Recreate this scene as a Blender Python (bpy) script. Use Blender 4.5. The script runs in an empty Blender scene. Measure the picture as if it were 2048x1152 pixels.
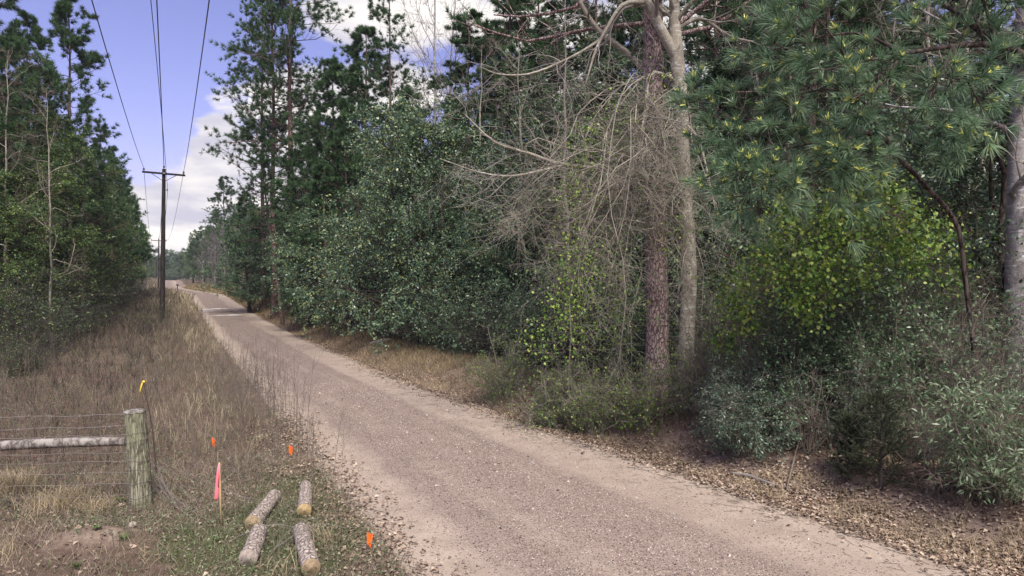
import bpy, math
import numpy as np
from mathutils import Vector

# ------------------------------------------------------------------ camera, world, sun, exposure
sc = bpy.context.scene
COL = sc.collection
CAMZ, F, HY, CX = 3.1, 1365.0, 560.0, 1024.0      # camera height, focal length and horizon in photo pixels
cam = bpy.data.objects.new('camera', bpy.data.cameras.new('camera'))
COL.objects.link(cam); sc.camera = cam
cam.data.sensor_width = 36; cam.data.lens = 24.0
cam.data.clip_start = 0.05; cam.data.clip_end = 6000
cam.location = (0, 0, CAMZ)
cam.rotation_euler = (math.radians(90 - 0.67), 0, 0)
sc.view_settings.view_transform = 'Standard'
sc.view_settings.look = 'None'
sc.view_settings.gamma = 1
sc.view_settings.exposure = 0.75
SUN_EL, SUN_AZ = 52.0, 163.0                        # azimuth clockwise from the view direction (+Y)
sun = bpy.data.objects.new('sun', bpy.data.lights.new('sun', 'SUN'))
COL.objects.link(sun)
sun.data.energy = 3.4; sun.data.angle = math.radians(20); sun.data.color = (1, .95, .88)
e_, a_ = math.radians(SUN_EL), math.radians(SUN_AZ)
sdir = Vector((math.cos(e_)*math.sin(a_), math.cos(e_)*math.cos(a_), math.sin(e_)))
sun.rotation_euler = sdir.to_track_quat('Z', 'Y').to_euler()
sun.location = (0, 0, 40)

world = bpy.data.worlds.new('World'); sc.world = world; world.use_nodes = True
def world_nodes():
    nt = world.node_tree; N = nt.nodes; L = nt.links; N.clear()
    out = N.new('ShaderNodeOutputWorld'); bg = N.new('ShaderNodeBackground')
    L.new(bg.outputs[0], out.inputs[0]); bg.inputs['Strength'].default_value = 0.095
    sky = N.new('ShaderNodeTexSky'); sky.sky_type = 'NISHITA'; sky.sun_disc = False
    sky.sun_elevation = e_; sky.sun_rotation = a_; sky.dust_density = 1.2
    def math_(op, a, b=None, clamp=False):
        n = N.new('ShaderNodeMath'); n.operation = op; n.use_clamp = clamp
        for i, v in enumerate((a, b)):
            if v is None: continue
            if isinstance(v, (int, float)): n.inputs[i].default_value = v
            else: L.new(v, n.inputs[i])
        return n.outputs[0]
    def ramp01(v, lo, hi):
        n = N.new('ShaderNodeMapRange'); n.interpolation_type = 'SMOOTHSTEP'
        L.new(v, n.inputs[0]); n.inputs[1].default_value = lo; n.inputs[2].default_value = hi
        n.inputs[3].default_value = 0; n.inputs[4].default_value = 1
        return n.outputs[0]
    tc = N.new('ShaderNodeTexCoord'); sep = N.new('ShaderNodeSeparateXYZ'); L.new(tc.outputs['Generated'], sep.inputs[0])
    x, y, z = sep.outputs
    # lavender tint of the blue
    tint = N.new('ShaderNodeMix'); tint.data_type = 'RGBA'; tint.blend_type = 'MULTIPLY'; tint.inputs[0].default_value = 1
    L.new(sky.outputs[0], tint.inputs[6]); tint.inputs[7].default_value = (1.14, .86, 1.18, 1)
    # clouds: noise over the direction, more of it low down and towards the sun
    zz = math_('ADD', math_('MAXIMUM', z, 0.0), .22)
    comb = N.new('ShaderNodeCombineXYZ')
    L.new(math_('DIVIDE', x, zz), comb.inputs[0]); L.new(math_('DIVIDE', y, zz), comb.inputs[1]); L.new(math_('MULTIPLY', z, 3.0), comb.inputs[2])
    ns = N.new('ShaderNodeTexNoise'); ns.inputs['Scale'].default_value = 1.35; ns.inputs['Detail'].default_value = 9; ns.inputs['Roughness'].default_value = .56
    L.new(comb.outputs[0], ns.inputs['Vector'])
    low = math_('SUBTRACT', 1.0, ramp01(z, .05, .24))
    az = math_('DIVIDE', x, math_('MAXIMUM', y, .05))
    right = ramp01(az, -.50, -.22)
    bias = math_('ADD', math_('MULTIPLY', low, .20), math_('MULTIPLY', right, .12))
    el = math_('DIVIDE', z, math_('MAXIMUM', y, .05))
    def blob(a0, e0, wa, we):
        da = math_('DIVIDE', math_('SUBTRACT', az, a0), wa); de = math_('DIVIDE', math_('SUBTRACT', el, e0), we)
        return math_('POWER', 2.718, math_('MULTIPLY', math_('ADD', math_('MULTIPLY', da, da), math_('MULTIPLY', de, de)), -1.0))
    bias = math_('ADD', bias, math_('MULTIPLY', blob(-.435, .175, .035, .075), .19))      # the cumulus beside the tall pines
    bias = math_('SUBTRACT', bias, math_('MULTIPLY', blob(-.59, .25, .11, .12), .13))
    cov = math_('ADD', ns.outputs['Fac'], bias)
    c = ramp01(cov, .575, .64)
    ns2 = N.new('ShaderNodeTexNoise'); ns2.inputs['Scale'].default_value = 2.6; ns2.inputs['Detail'].default_value = 6
    L.new(comb.outputs[0], ns2.inputs['Vector'])
    cc = N.new('ShaderNodeMix'); cc.data_type = 'RGBA'
    L.new(ramp01(ns2.outputs['Fac'], .35, .65), cc.inputs[0])
    cc.inputs[6].default_value = (4.3, 4.2, 4.9, 1); cc.inputs[7].default_value = (7.4, 7.0, 6.6, 1)
    mix = N.new('ShaderNodeMix'); mix.data_type = 'RGBA'
    L.new(c, mix.inputs[0]); L.new(tint.outputs[2], mix.inputs[6]); L.new(cc.outputs[2], mix.inputs[7])
    L.new(mix.outputs[2], bg.inputs['Color'])
world_nodes()

# ------------------------------------------------------------------ helpers
DV = np.array([-0.4475, 0.8943]); NV = np.array([0.8943, 0.4475])    # along the road, to its right
def st2xy(s, t):
    s = np.asarray(s, float); t = np.asarray(t, float)
    return s*DV[0] + t*NV[0], s*DV[1] + t*NV[1]
def xy2st(x, y):
    x = np.asarray(x, float); y = np.asarray(y, float)
    return x*DV[0] + y*DV[1], x*NV[0] + y*NV[1]
TL = 2.3
def TR(s): return np.interp(s, [-10, 4.3, 8.4, 11.7, 14.2, 23, 60], [8.2, 7.7, 7.39, 7.06, 6.78, 6.3, 6.15])
def bend(s):                                        # the far road drifts left
    u = np.clip((np.asarray(s, float) - 98)/80, 0, 1); return -4.7*u*u*(3 - 2*u)
def sstep(x, a, b):
    u = np.clip((x - a)/(b - a), 0, 1); return u*u*(3 - 2*u)
_r0 = np.random.default_rng(5)
_W = [(_r0.uniform(-1, 1, 2), _r0.uniform(0, 6.28)) for _ in range(24)]
def wob(x, y, scale):
    """smooth value noise in -1..1 out of summed sines"""
    v = 0
    for i, (k, p) in enumerate(_W):
        f = (1 + .45*i)/scale
        v = v + np.sin(f*(k[0]*x*2 + k[1]*y*2) + p)/(1 + .35*i)
    return v/4.2
def prof(s):
    return (1.2*sstep(s, 40, 105) - .10*sstep(s, 105, 125) + 1.85*sstep(s, 118, 265))
def H(x, y):
    """height of the ground"""
    s, t0 = xy2st(x, y); t = t0 - bend(s)
    tr = TR(s); u = t - tr; v = TL - t
    h = prof(s)
    near = np.clip(1 - np.abs(s - 30)/90, 0, 1)
    h = h + np.where(u > 0, -.05*np.exp(-((u - .35)/.3)**2) + .42*sstep(u, .5, 2.0) + .45*sstep(u, 1.8, 8), 0)
    h = h + np.where(v > 0, -.05*sstep(v, .1, .7) + .05*sstep(v, 1, 3), 0)
    off = np.clip(np.maximum(u, v)/1.0, 0, 1)
    h = h + off*(wob(x, y, 2.2)*.045 + wob(x + 9, y, .6)*.018)
    h = h + .16*np.exp(-(((x + 4.9)/.7)**2 + ((y - 8.05)/.35)**2))      # sandy heap by the fence
    far = np.maximum(np.abs(t0) - 60, 0)
    h = h + np.minimum(far*.01, 3)
    return h
def Wp(px, py, Y):
    """photo pixel + depth -> point"""
    return np.array([(px - CX)/F*Y, Y, CAMZ + (HY - py)/F*Y])
def ground_at(px, Y):
    x = (px - CX)/F*Y; return np.array([x, Y, float(H(x, Y))])

def nrm(a): return a/(np.linalg.norm(a, axis=-1, keepdims=True) + 1e-9)
def runit(rng, n):
    return nrm(rng.normal(size=(n, 3)))

class Acc:
    def __init__(self): self.V = []; self.Fs = []; self.R = []; self.M = []; self.n = 0
    def add(self, V, Fa, rnd=None, mi=0):
        if len(V) == 0: return self
        self.V.append(np.asarray(V, np.float32).reshape(-1, 3)); Fa = np.asarray(Fa, np.int64)
        self.Fs.append(Fa + self.n); self.n += len(self.V[-1])
        if rnd is None: rnd = np.full(len(Fa), .5)
        self.R.append(np.broadcast_to(np.asarray(rnd, np.float32), (len(Fa),)))
        self.M.append(np.full(len(Fa), mi, np.int32))
        return self
    def mesh(self, name, mats, smooth=False):
        me = bpy.data.meshes.new(name)
        V = np.concatenate(self.V); me.vertices.add(len(V)); me.vertices.foreach_set('co', V.ravel())
        li = np.concatenate([f.ravel() for f in self.Fs]).astype(np.int32)
        tot = np.concatenate([np.full(len(f), f.shape[1], np.int32) for f in self.Fs])
        st = np.concatenate([[0], np.cumsum(tot)[:-1]]).astype(np.int32)
        me.loops.add(len(li)); me.loops.foreach_set('vertex_index', li)
        me.polygons.add(len(tot)); me.polygons.foreach_set('loop_start', st); me.polygons.foreach_set('loop_total', tot)
        if smooth: me.polygons.foreach_set('use_smooth', np.ones(len(tot), bool))
        if not isinstance(mats, (list, tuple)): mats = [mats]
        for m in mats: me.materials.append(m)
        if len(mats) > 1: me.polygons.foreach_set('material_index', np.concatenate(self.M))
        at = me.attributes.new('rnd', 'FLOAT', 'FACE'); at.data.foreach_set('value', np.concatenate(self.R).astype(np.float32))
        me.update(calc_edges=True)
        return me

def link(name, me, parent=None, loc=None, label=None, cat=None, group=None, kind=None):
    o = bpy.data.objects.new(name, me); COL.objects.link(o)
    if parent is not None: o.parent = parent
    if loc is not None: o.location = loc
    if label: o['label'] = label
    if cat: o['category'] = cat
    if group: o['group'] = group
    if kind: o['kind'] = kind
    return o
def thing(name, label, cat, loc=(0, 0, 0), rz=0, sca=1.0, group=None, parts=(), tilt=(0, 0)):
    o = link(name, None, None, loc, label, cat, group)
    o.rotation_euler = (tilt[0], tilt[1], rz)
    o.scale = (sca, sca, sca) if np.isscalar(sca) else sca
    for pn, me in parts: link(pn, me, o)
    return o

def tubes(P, R, S=5):
    """batch of tubes: P (B,K,3), R (B,K)"""
    P = np.asarray(P, float); R = np.asarray(R, float)
    B, K, _ = P.shape
    T = nrm(np.gradient(P, axis=1))
    main = nrm(P[:, -1] - P[:, 0])
    ref = np.where(np.abs(main[:, 2:3]) > .8, np.array([[1., 0, 0]]), np.array([[0, 0, 1.]]))
    U = nrm(np.cross(T, ref[:, None, :])); Vv = np.cross(T, U)
    a = np.arange(S)*2*np.pi/S
    ring = U[:, :, None, :]*np.cos(a)[None, None, :, None] + Vv[:, :, None, :]*np.sin(a)[None, None, :, None]
    Vt = P[:, :, None, :] + ring*R[:, :, None, None]
    b = np.arange(B)[:, None, None]*K*S; k = np.arange(K - 1)[None, :, None]*S; j = np.arange(S)[None, None, :]
    j2 = (j + 1) % S
    Fq = np.stack([b + k + j, b + k + j2, b + k + S + j2, b + k + S + j], -1).reshape(-1, 4)
    return Vt.reshape(-1, 3), Fq
def spline(pts, K):
    """Catmull-Rom through pts (rows may carry extra columns), K samples"""
    p = np.asarray(pts, float); n = len(p)
    q = np.vstack([2*p[0] - p[1], p, 2*p[-1] - p[-2]])
    u = np.linspace(0, n - 1, K); i = np.minimum(u.astype(int), n - 2); f = (u - i)[:, None]
    a, b, c, d = q[i], q[i + 1], q[i + 2], q[i + 3]
    return .5*((2*b) + (-a + c)*f + (2*a - 5*b + 4*c - d)*f**2 + (-a + 3*b - 3*c + d)*f**3)
def pix_spline(pts, K):
    """control points (px, py, depth, radius) -> P (1,K,3), R (1,K)"""
    rows = [list(Wp(a, b, c)) + [r] for a, b, c, r in pts]
    q = spline(rows, K); return q[None, :, :3], np.maximum(q[None, :, 3], .002)
def grow(rng, P, R, n, L, K=5, ang=(30, 60), u=(.2, 1), wander=.2, grav=0., rr=.5, Lf=None, tip=.3, minr=.002, updir=None, evenly=False):
    """children of a batch of curves"""
    B, Kp, _ = P.shape
    idx = np.repeat(np.arange(B), n); m = len(idx)
    uu = rng.uniform(u[0], u[1], m)
    if evenly: uu = u[0] + (np.tile((np.arange(n) + .5)/n, B) + rng.uniform(-.4, .4, m)/n)*(u[1] - u[0])
    uu = np.clip(uu, 0, .9999)
    g = uu*(Kp - 1); i = g.astype(int); f = (g - i)[:, None]
    pos = P[idx, i]*(1 - f) + P[idx, i + 1]*f
    tan = nrm(P[idx, i + 1] - P[idx, i]); rad = R[idx, i]*(1 - f[:, 0]) + R[idx, i + 1]*f[:, 0]
    rv = runit(rng, m)
    if updir is not None: rv = nrm(rv + np.array(updir))
    perp = nrm(rv - (rv*tan).sum(1, keepdims=True)*tan)
    a = np.radians(rng.uniform(ang[0], ang[1], m))[:, None]
    d = np.cos(a)*tan + np.sin(a)*perp
    ln = (np.asarray(L)[idx] if not np.isscalar(L) else np.full(m, float(L)))*rng.uniform(.55, 1.15, m)
    if Lf is not None: ln = ln*Lf(uu)
    ns = np.cumsum(rng.normal(size=(m, K - 1, 3))*wander, 1)
    ns[:, :, 2] -= grav*np.linspace(0, 1, K - 1)[None, :]
    D = nrm(d[:, None, :] + ns)
    st = D*(ln/(K - 1))[:, None, None]
    P2 = np.concatenate([pos[:, None], pos[:, None] + np.cumsum(st, 1)], 1)
    r0 = np.maximum(rad*rr, minr)
    R2 = r0[:, None]*np.linspace(1, tip, K)[None, :]
    return P2, np.maximum(R2, minr*.6), ln, uu
def along(rng, P, n, u=(.1, 1)):
    """n random points on each curve, with tangents"""
    B, K, _ = P.shape
    idx = np.repeat(np.arange(B), n); g = np.clip(rng.uniform(u[0], u[1], len(idx)), 0, .999)*(K - 1); i = g.astype(int); f = (g - i)[:, None]
    return P[idx, i]*(1 - f) + P[idx, i + 1]*f, nrm(P[idx, i + 1] - P[idx, i])
def leaves(rng, C, A, size, asp=.5, up=.6, axr=.8, jit=0., fold=.15, svar=.35):
    """rhombic folded leaves at C with axes near A"""
    m = len(C); C = C + rng.normal(size=(m, 3))*jit
    ax = nrm(A + runit(rng, m)*axr); ax[:, 2] -= .15; ax = nrm(ax)
    nn = nrm(runit(rng, m) + np.array([0, 0, up])); w = nrm(np.cross(ax, nn)); nn = np.cross(w, ax)
    sz = (size*rng.uniform(1 - svar, 1 + svar, m))[:, None]
    mid = C + ax*sz*.45 + nn*sz*fold
    Vv = np.stack([C, mid + w*sz*asp*.5, C + ax*sz, mid - w*sz*asp*.5], 1).reshape(-1, 3)
    return Vv, np.arange(4*m).reshape(-1, 4), rng.uniform(0, 1, m)
def tufts(rng, C, D, M, length, width, spread=.9, droop=.1):
    """needle tufts: M thin two-segment needles at each centre"""
    n = len(C); c = np.repeat(C, M, 0); d = np.repeat(D, M, 0); m = n*M
    dr = nrm(d + runit(rng, m)*spread); ln = (length*rng.uniform(.7, 1.1, m)*np.repeat(rng.uniform(.6, 1.15, n), M))[:, None]
    base = c - d*np.repeat(rng.uniform(0, .35, n), M)[:, None]*length*rng.uniform(0, 1, m)[:, None]
    w = nrm(np.cross(dr, runit(rng, m)))*width*.5
    p1 = base + dr*ln*.5; p2 = base + dr*ln; p2[:, 2] -= droop*ln[:, 0]
    Vv = np.stack([base - w, base + w, p1 + w, p1 - w, p2], 1).reshape(-1, 3)
    b = np.arange(m)*5
    q = np.stack([b, b + 1, b + 2, b + 3], 1); t = np.stack([b + 3, b + 2, b + 4], 1)
    r = np.repeat(rng.uniform(0, 1, n), M)*.6 + rng.uniform(0, .4, m)
    return Vv, q, t, r
def spikes(rng, C, D, M, length, width, spread=.9):
    """cheap tufts of single triangles"""
    n = len(C); c = np.repeat(C, M, 0); d = np.repeat(D, M, 0); m = n*M
    dr = nrm(d + runit(rng, m)*spread); ln = (length*rng.uniform(.7, 1.15, m))[:, None]
    w = nrm(np.cross(dr, runit(rng, m)))*width*.5
    Vv = np.stack([c - w, c + w, c + dr*ln], 1).reshape(-1, 3)
    r = np.repeat(rng.uniform(0, 1, n), M)*.6 + rng.uniform(0, .4, m)
    return Vv, np.arange(3*m).reshape(-1, 3), r
def blades(rng, base, hgt, width, lean=.35, curl=.3, az=None):
    """grass blades: three-segment ribbons"""
    m = len(base); az = rng.uniform(0, 2*np.pi, m) if az is None else az
    hz = np.stack([np.cos(az), np.sin(az), np.zeros(m)], 1); f = rng.uniform(0, 2*np.pi, m)
    w = np.stack([np.cos(f), np.sin(f), np.zeros(m)], 1)*(width*.5)[:, None]
    le = (np.abs(rng.normal(size=m))*lean)[:, None]; cu = (rng.uniform(0, 1, m)*curl)[:, None]; h = hgt[:, None]
    up = np.array([0, 0, 1.])
    p1 = base + up*h*.4 + hz*h*.4*le; p2 = base + up*h*.75 + hz*h*(.75*le + .3*cu); p3 = base + up*h*(1 - .35*cu) + hz*h*(le + cu)
    Vv = np.stack([base - w, base + w, p1 + w*.9, p1 - w*.9, p2 + w*.6, p2 - w*.6, p3], 1).reshape(-1, 3)
    b = np.arange(m)*7
    q = np.concatenate([np.stack([b, b + 1, b + 2, b + 3], 1), np.stack([b + 3, b + 2, b + 4, b + 5], 1)])
    t = np.stack([b + 5, b + 4, b + 6], 1)
    return Vv, q, t
def add_blades(acc, rng, base, hgt, width, rnd=None, **k):
    Vv, q, t = blades(rng, base, hgt, width, **k)
    r = rng.uniform(0, 1, len(base)) if rnd is None else rnd
    n0 = acc.n
    acc.add(Vv, q, np.concatenate([r, r]))
    acc.Fs.append(t + n0); acc.R.append(np.asarray(r, np.float32)); acc.M.append(np.zeros(len(t), np.int32))
def add_tufts(acc, tf):
    Vv, q, t, r = tf; n0 = acc.n
    acc.add(Vv, q, r); acc.Fs.append(t + n0); acc.R.append(r.astype(np.float32)); acc.M.append(np.zeros(len(t), np.int32))

# ------------------------------------------------------------------ materials
def newmat(name):
    m = bpy.data.materials.new(name); m.use_nodes = True
    nt = m.node_tree; b = nt.nodes['Principled BSDF']
    return m, nt, nt.nodes, nt.links, b
def ramp(N, stops):
    r = N.new('ShaderNodeValToRGB'); e = r.color_ramp.elements
    while len(e) < len(stops): e.new(.5)
    for k, (p, c) in enumerate(stops): e[k].position = p; e[k].color = (*c, 1)
    return r
def leafmat(name, cols, rough=.45, transl=.25, spec=.5, nscale=.6, namp=.5):
    m, nt, N, L, b = newmat(name)
    at = N.new('ShaderNodeAttribute'); at.attribute_name = 'rnd'
    n = len(cols); r = ramp(N, [(i/(n - 1) if n > 1 else 0, c) for i, c in enumerate(cols)])
    L.new(at.outputs['Fac'], r.inputs[0])
    tc = N.new('ShaderNodeTexCoord'); ns = N.new('ShaderNodeTexNoise'); ns.inputs['Scale'].default_value = nscale; ns.inputs['Detail'].default_value = 2
    L.new(tc.outputs['Object'], ns.inputs['Vector'])
    mr = N.new('ShaderNodeMapRange'); L.new(ns.outputs['Fac'], mr.inputs[0]); mr.inputs[1].default_value = .3; mr.inputs[2].default_value = .7
    mr.inputs[3].default_value = 1 - namp*.6; mr.inputs[4].default_value = 1 + namp*.6
    mx = N.new('ShaderNodeVectorMath'); mx.operation = 'SCALE'; L.new(r.outputs[0], mx.inputs[0]); L.new(mr.outputs[0], mx.inputs['Scale'])
    L.new(mx.outputs[0], b.inputs['Base Color'])
    b.inputs['Roughness'].default_value = rough; b.inputs['Specular IOR Level'].default_value = spec
    if transl > 0:
        tr = N.new('ShaderNodeBsdfTranslucent'); L.new(mx.outputs[0], tr.inputs[0])
        ms = N.new('ShaderNodeMixShader'); ms.inputs[0].default_value = transl
        L.new(b.outputs[0], ms.inputs[1]); L.new(tr.outputs[0], ms.inputs[2])
        L.new(ms.outputs[0], N['Material Output'].inputs[0])
    return m
def barkmat(name, c1, c2, scale=8, stretch=.25, bump=.6, patch=None, pscale=2.0, dist=.03):
    m, nt, N, L, b = newmat(name)
    tc = N.new('ShaderNodeTexCoord'); mp = N.new('ShaderNodeMapping'); mp.inputs['Scale'].default_value = (1, 1, stretch)
    L.new(tc.outputs['Object'], mp.inputs[0])
    ns = N.new('ShaderNodeTexNoise'); ns.inputs['Scale'].default_value = scale*.7; ns.inputs['Detail'].default_value = 6; L.new(mp.outputs[0], ns.inputs['Vector'])
    ad = N.new('ShaderNodeMix'); ad.data_type = 'RGBA'; ad.inputs[0].default_value = .08
    L.new(mp.outputs[0], ad.inputs[6]); L.new(ns.outputs['Color'], ad.inputs[7])
    vo = N.new('ShaderNodeTexVoronoi'); vo.feature = 'DISTANCE_TO_EDGE'; vo.inputs['Scale'].default_value = scale; L.new(ad.outputs[2], vo.inputs['Vector'])
    mr = N.new('ShaderNodeMapRange'); L.new(vo.outputs['Distance'], mr.inputs[0]); mr.inputs[1].default_value = 0; mr.inputs[2].default_value = .16
    mul = N.new('ShaderNodeMath'); mul.operation = 'MULTIPLY'; L.new(mr.outputs[0], mul.inputs[0]); L.new(ns.outputs['Fac'], mul.inputs[1])
    r = ramp(N, [(.05, c1), (.6, c2)]); L.new(mul.outputs[0], r.inputs[0])
    colo = r.outputs[0]
    if patch:
        n2 = N.new('ShaderNodeTexNoise'); n2.inputs['Scale'].default_value = pscale; n2.inputs['Detail'].default_value = 5; L.new(tc.outputs['Object'], n2.inputs['Vector'])
        m2 = N.new('ShaderNodeMapRange'); L.new(n2.outputs['Fac'], m2.inputs[0]); m2.inputs[1].default_value = .5; m2.inputs[2].default_value = .62
        mx = N.new('ShaderNodeMix'); mx.data_type = 'RGBA'; L.new(m2.outputs[0], mx.inputs[0]); L.new(colo, mx.inputs[6]); mx.inputs[7].default_value = (*patch, 1)
        colo = mx.outputs[2]
    L.new(colo, b.inputs['Base Color']); b.inputs['Roughness'].default_value = .9; b.inputs['Specular IOR Level'].default_value = .2
    bp = N.new('ShaderNodeBump'); bp.inputs['Strength'].default_value = bump; bp.inputs['Distance'].default_value = dist
    L.new(mul.outputs[0], bp.inputs['Height']); L.new(bp.outputs[0], b.inputs['Normal'])
    return m
def smoothbark(name, c1, c2, patch):
    m, nt, N, L, b = newmat(name)
    tc = N.new('ShaderNodeTexCoord')
    def noise(scale, sxyz, d=7, r=.65):
        mp = N.new('ShaderNodeMapping'); mp.inputs['Scale'].default_value = sxyz; L.new(tc.outputs['Object'], mp.inputs[0])
        n = N.new('ShaderNodeTexNoise'); n.inputs['Scale'].default_value = scale; n.inputs['Detail'].default_value = d; n.inputs['Roughness'].default_value = r
        L.new(mp.outputs[0], n.inputs['Vector']); return n.outputs['Fac']
    fine = noise(45, (1, 1, .35)); band = noise(9, (.45, .45, 2.2), 8, .75); blot = noise(3.5, (1, 1, .6), 6, .7)
    r = ramp(N, [(.35, c1), (.65, c2)]); L.new(fine, r.inputs[0])
    m2 = N.new('ShaderNodeMapRange'); L.new(band, m2.inputs[0]); m2.inputs[1].default_value = .54; m2.inputs[2].default_value = .62
    mx = N.new('ShaderNodeMix'); mx.data_type = 'RGBA'; L.new(m2.outputs[0], mx.inputs[0]); L.new(r.outputs[0], mx.inputs[6]); mx.inputs[7].default_value = (*patch, 1)
    m3 = N.new('ShaderNodeMapRange'); L.new(blot, m3.inputs[0]); m3.inputs[1].default_value = .52; m3.inputs[2].default_value = .6; m3.inputs[4].default_value = .7
    my = N.new('ShaderNodeMix'); my.data_type = 'RGBA'; L.new(m3.outputs[0], my.inputs[0]); L.new(mx.outputs[2], my.inputs[6]); my.inputs[7].default_value = (*(v*.75 for v in c1), 1)
    L.new(my.outputs[2], b.inputs['Base Color']); b.inputs['Roughness'].default_value = .9; b.inputs['Specular IOR Level'].default_value = .2
    ad = N.new('ShaderNodeMath'); ad.operation = 'ADD'; L.new(fine, ad.inputs[0]); L.new(band, ad.inputs[1])
    bp = N.new('ShaderNodeBump'); bp.inputs['Strength'].default_value = .6; bp.inputs['Distance'].default_value = .015
    L.new(ad.outputs[0], bp.inputs['Height']); L.new(bp.outputs[0], b.inputs['Normal'])
    return m
def plain(name, c, rough=.7, metal=0., var=.25, vscale=20, bump=0):
    m, nt, N, L, b = newmat(name)
    tc = N.new('ShaderNodeTexCoord'); ns = N.new('ShaderNodeTexNoise'); ns.inputs['Scale'].default_value = vscale; ns.inputs['Detail'].default_value = 4
    L.new(tc.outputs['Object'], ns.inputs['Vector'])
    r = ramp(N, [(.3, tuple(v*(1 - var) for v in c)), (.7, tuple(min(1, v*(1 + var)) for v in c))])
    L.new(ns.outputs['Fac'], r.inputs[0]); L.new(r.outputs[0], b.inputs['Base Color'])
    b.inputs['Roughness'].default_value = rough; b.inputs['Metallic'].default_value = metal
    if bump:
        bp = N.new('ShaderNodeBump'); bp.inputs['Strength'].default_value = bump; bp.inputs['Distance'].default_value = .01
        L.new(ns.outputs['Fac'], bp.inputs['Height']); L.new(bp.outputs[0], b.inputs['Normal'])
    return m

M = {}
M['pine_needle'] = leafmat('pine_needle', [(.035, .075, .035), (.06, .125, .05), (.11, .16, .055)], .5, .3, .4)
M['pine_near'] = leafmat('pine_near', [(.08, .155, .09), (.15, .25, .14), (.29, .39, .22)], .4, .3, .5, .8, .3)
M['candle'] = leafmat('candle', [(.55, .58, .14), (.70, .68, .22)], .6, .1)
M['holly'] = leafmat('holly', [(.045, .09, .055), (.08, .14, .08), (.13, .20, .115), (.22, .28, .11)], .4, .15, .55)
M['holly_pale'] = leafmat('holly_pale', [(.042, .085, .052), (.076, .14, .082), (.13, .20, .12), (.29, .32, .09)], .4, .15, .6)
M['olive'] = leafmat('olive', [(.04, .085, .04), (.07, .135, .05), (.13, .20, .06), (.25, .29, .07)], .42, .3, .5)
M['vine_leaf'] = leafmat('vine_leaf', [(.045, .105, .03), (.10, .20, .04), (.20, .31, .05), (.40, .46, .10)], .45, .18, .4)
M['mound'] = leafmat('mound', [(.055, .12, .055), (.09, .175, .08), (.14, .23, .11), (.22, .31, .14)], .4, .2, .6)
M['privet'] = leafmat('privet', [(.07, .13, .08), (.12, .19, .12), (.21, .28, .20)], .4, .2, .6)
M['lance'] = leafmat('lance', [(.09, .15, .07), (.16, .23, .12), (.27, .33, .2)], .4, .25, .5)
M['cedar'] = leafmat('cedar', [(.035, .055, .03), (.06, .075, .04), (.10, .095, .06)], .7, .1, .2)
M['twig'] = plain('twig', (.15, .12, .095), .9, var=.4, vscale=3)
M['twig_dark'] = plain('twig_dark', (.055, .045, .038), .9, var=.4, vscale=3)
M['vine_stem'] = plain('vine_stem', (.27, .24, .195), .9, var=.5, vscale=2)
M['twig_pale'] = plain('twig_pale', (.23, .21, .185), .85, var=.3, vscale=3)
M['twig_violet'] = plain('twig_violet', (.19, .16, .165), .9, var=.3, vscale=1)
M['bark_pine'] = barkmat('bark_pine', (.035, .022, .022), (.24, .16, .135), 15, .35, .9)
M['bark_big'] = barkmat('bark_big', (.09, .06, .058), (.46, .34, .32), 19, .38, .9)
M['bark_dark'] = barkmat('bark_dark', (.025, .018, .016), (.10, .075, .065), 9, .3, .7)
M['bark_pale'] = smoothbark('bark_pale', (.22, .19, .15), (.36, .33, .265), (.56, .54, .49))
M['bark_grey'] = smoothbark('bark_grey', (.20, .18, .17), (.36, .335, .32), (.62, .62, .62))
M['dry'] = leafmat('dry', [(.10, .08, .065), (.21, .17, .13), (.34, .285, .21), (.48, .41, .30)], .8, .2, .2, .25, .6)
M['dry_violet'] = leafmat('dry_violet', [(.045, .037, .033), (.10, .082, .063), (.21, .175, .115), (.44, .38, .25)], .8, .2, .2, .2, .5)
M['straw'] = leafmat('straw', [(.27, .21, .13), (.42, .34, .21), (.56, .47, .31)], .7, .25, .3)
M['grass'] = leafmat('grass', [(.06, .105, .03), (.11, .165, .045), (.22, .26, .11)], .55, .3, .3)
M['litter'] = leafmat('litter', [(.11, .075, .055), (.24, .17, .12), (.39, .29, .21), (.55, .45, .34)], .8, .1, .2, 1, .4)
M['pole'] = barkmat('pole', (.016, .012, .012), (.05, .04, .038), 14, .06, .4)
M['wire'] = plain('wire', (.035, .035, .045), .5)
M['insulator'] = plain('insulator', (.10, .07, .07), .3)
M['galv'] = plain('galv', (.30, .30, .32), .5, .5)
M['fencewire'] = plain('fencewire', (.27, .24, .22), .6, .3)

# ------------------------------------------------------------------ ground and road
def axis(fine0, fine1, step, lo, hi, g=1.10):
    a = list(np.arange(fine0, fine1 + 1e-6, step)); st = step; x = a[-1]
    while x < hi: st *= g; x += st; a.append(x)
    st = step; x = a[0]; b = []
    while x > lo: st *= g; x -= st; b.append(x)
    return np.array(b[::-1] + a)
def sheet(name, S, T, hf, mat, kind='structure', attrs=None, drift=True):
    ss, tt = np.meshgrid(S, T, indexing='ij')
    x, y = st2xy(ss, tt + (bend(ss) if drift else 0)); z = hf(x, y, ss, tt)
    Vv = np.stack([x, y, z], -1).reshape(-1, 3); a, b = len(S), len(T)
    i = (np.arange(a - 1)[:, None]*b + np.arange(b - 1)[None, :])
    Fq = np.stack([i, i + b, i + b + 1, i + 1], -1).reshape(-1, 4)
    me = Acc().add(Vv, Fq).mesh(name, mat, smooth=True)
    for k, fn in (attrs or {}).items():
        at = me.attributes.new(k, 'FLOAT', 'POINT'); at.data.foreach_set('value', np.asarray(fn(x, y, ss, tt), np.float32).ravel())
    return link(name, me, kind=kind)
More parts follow.
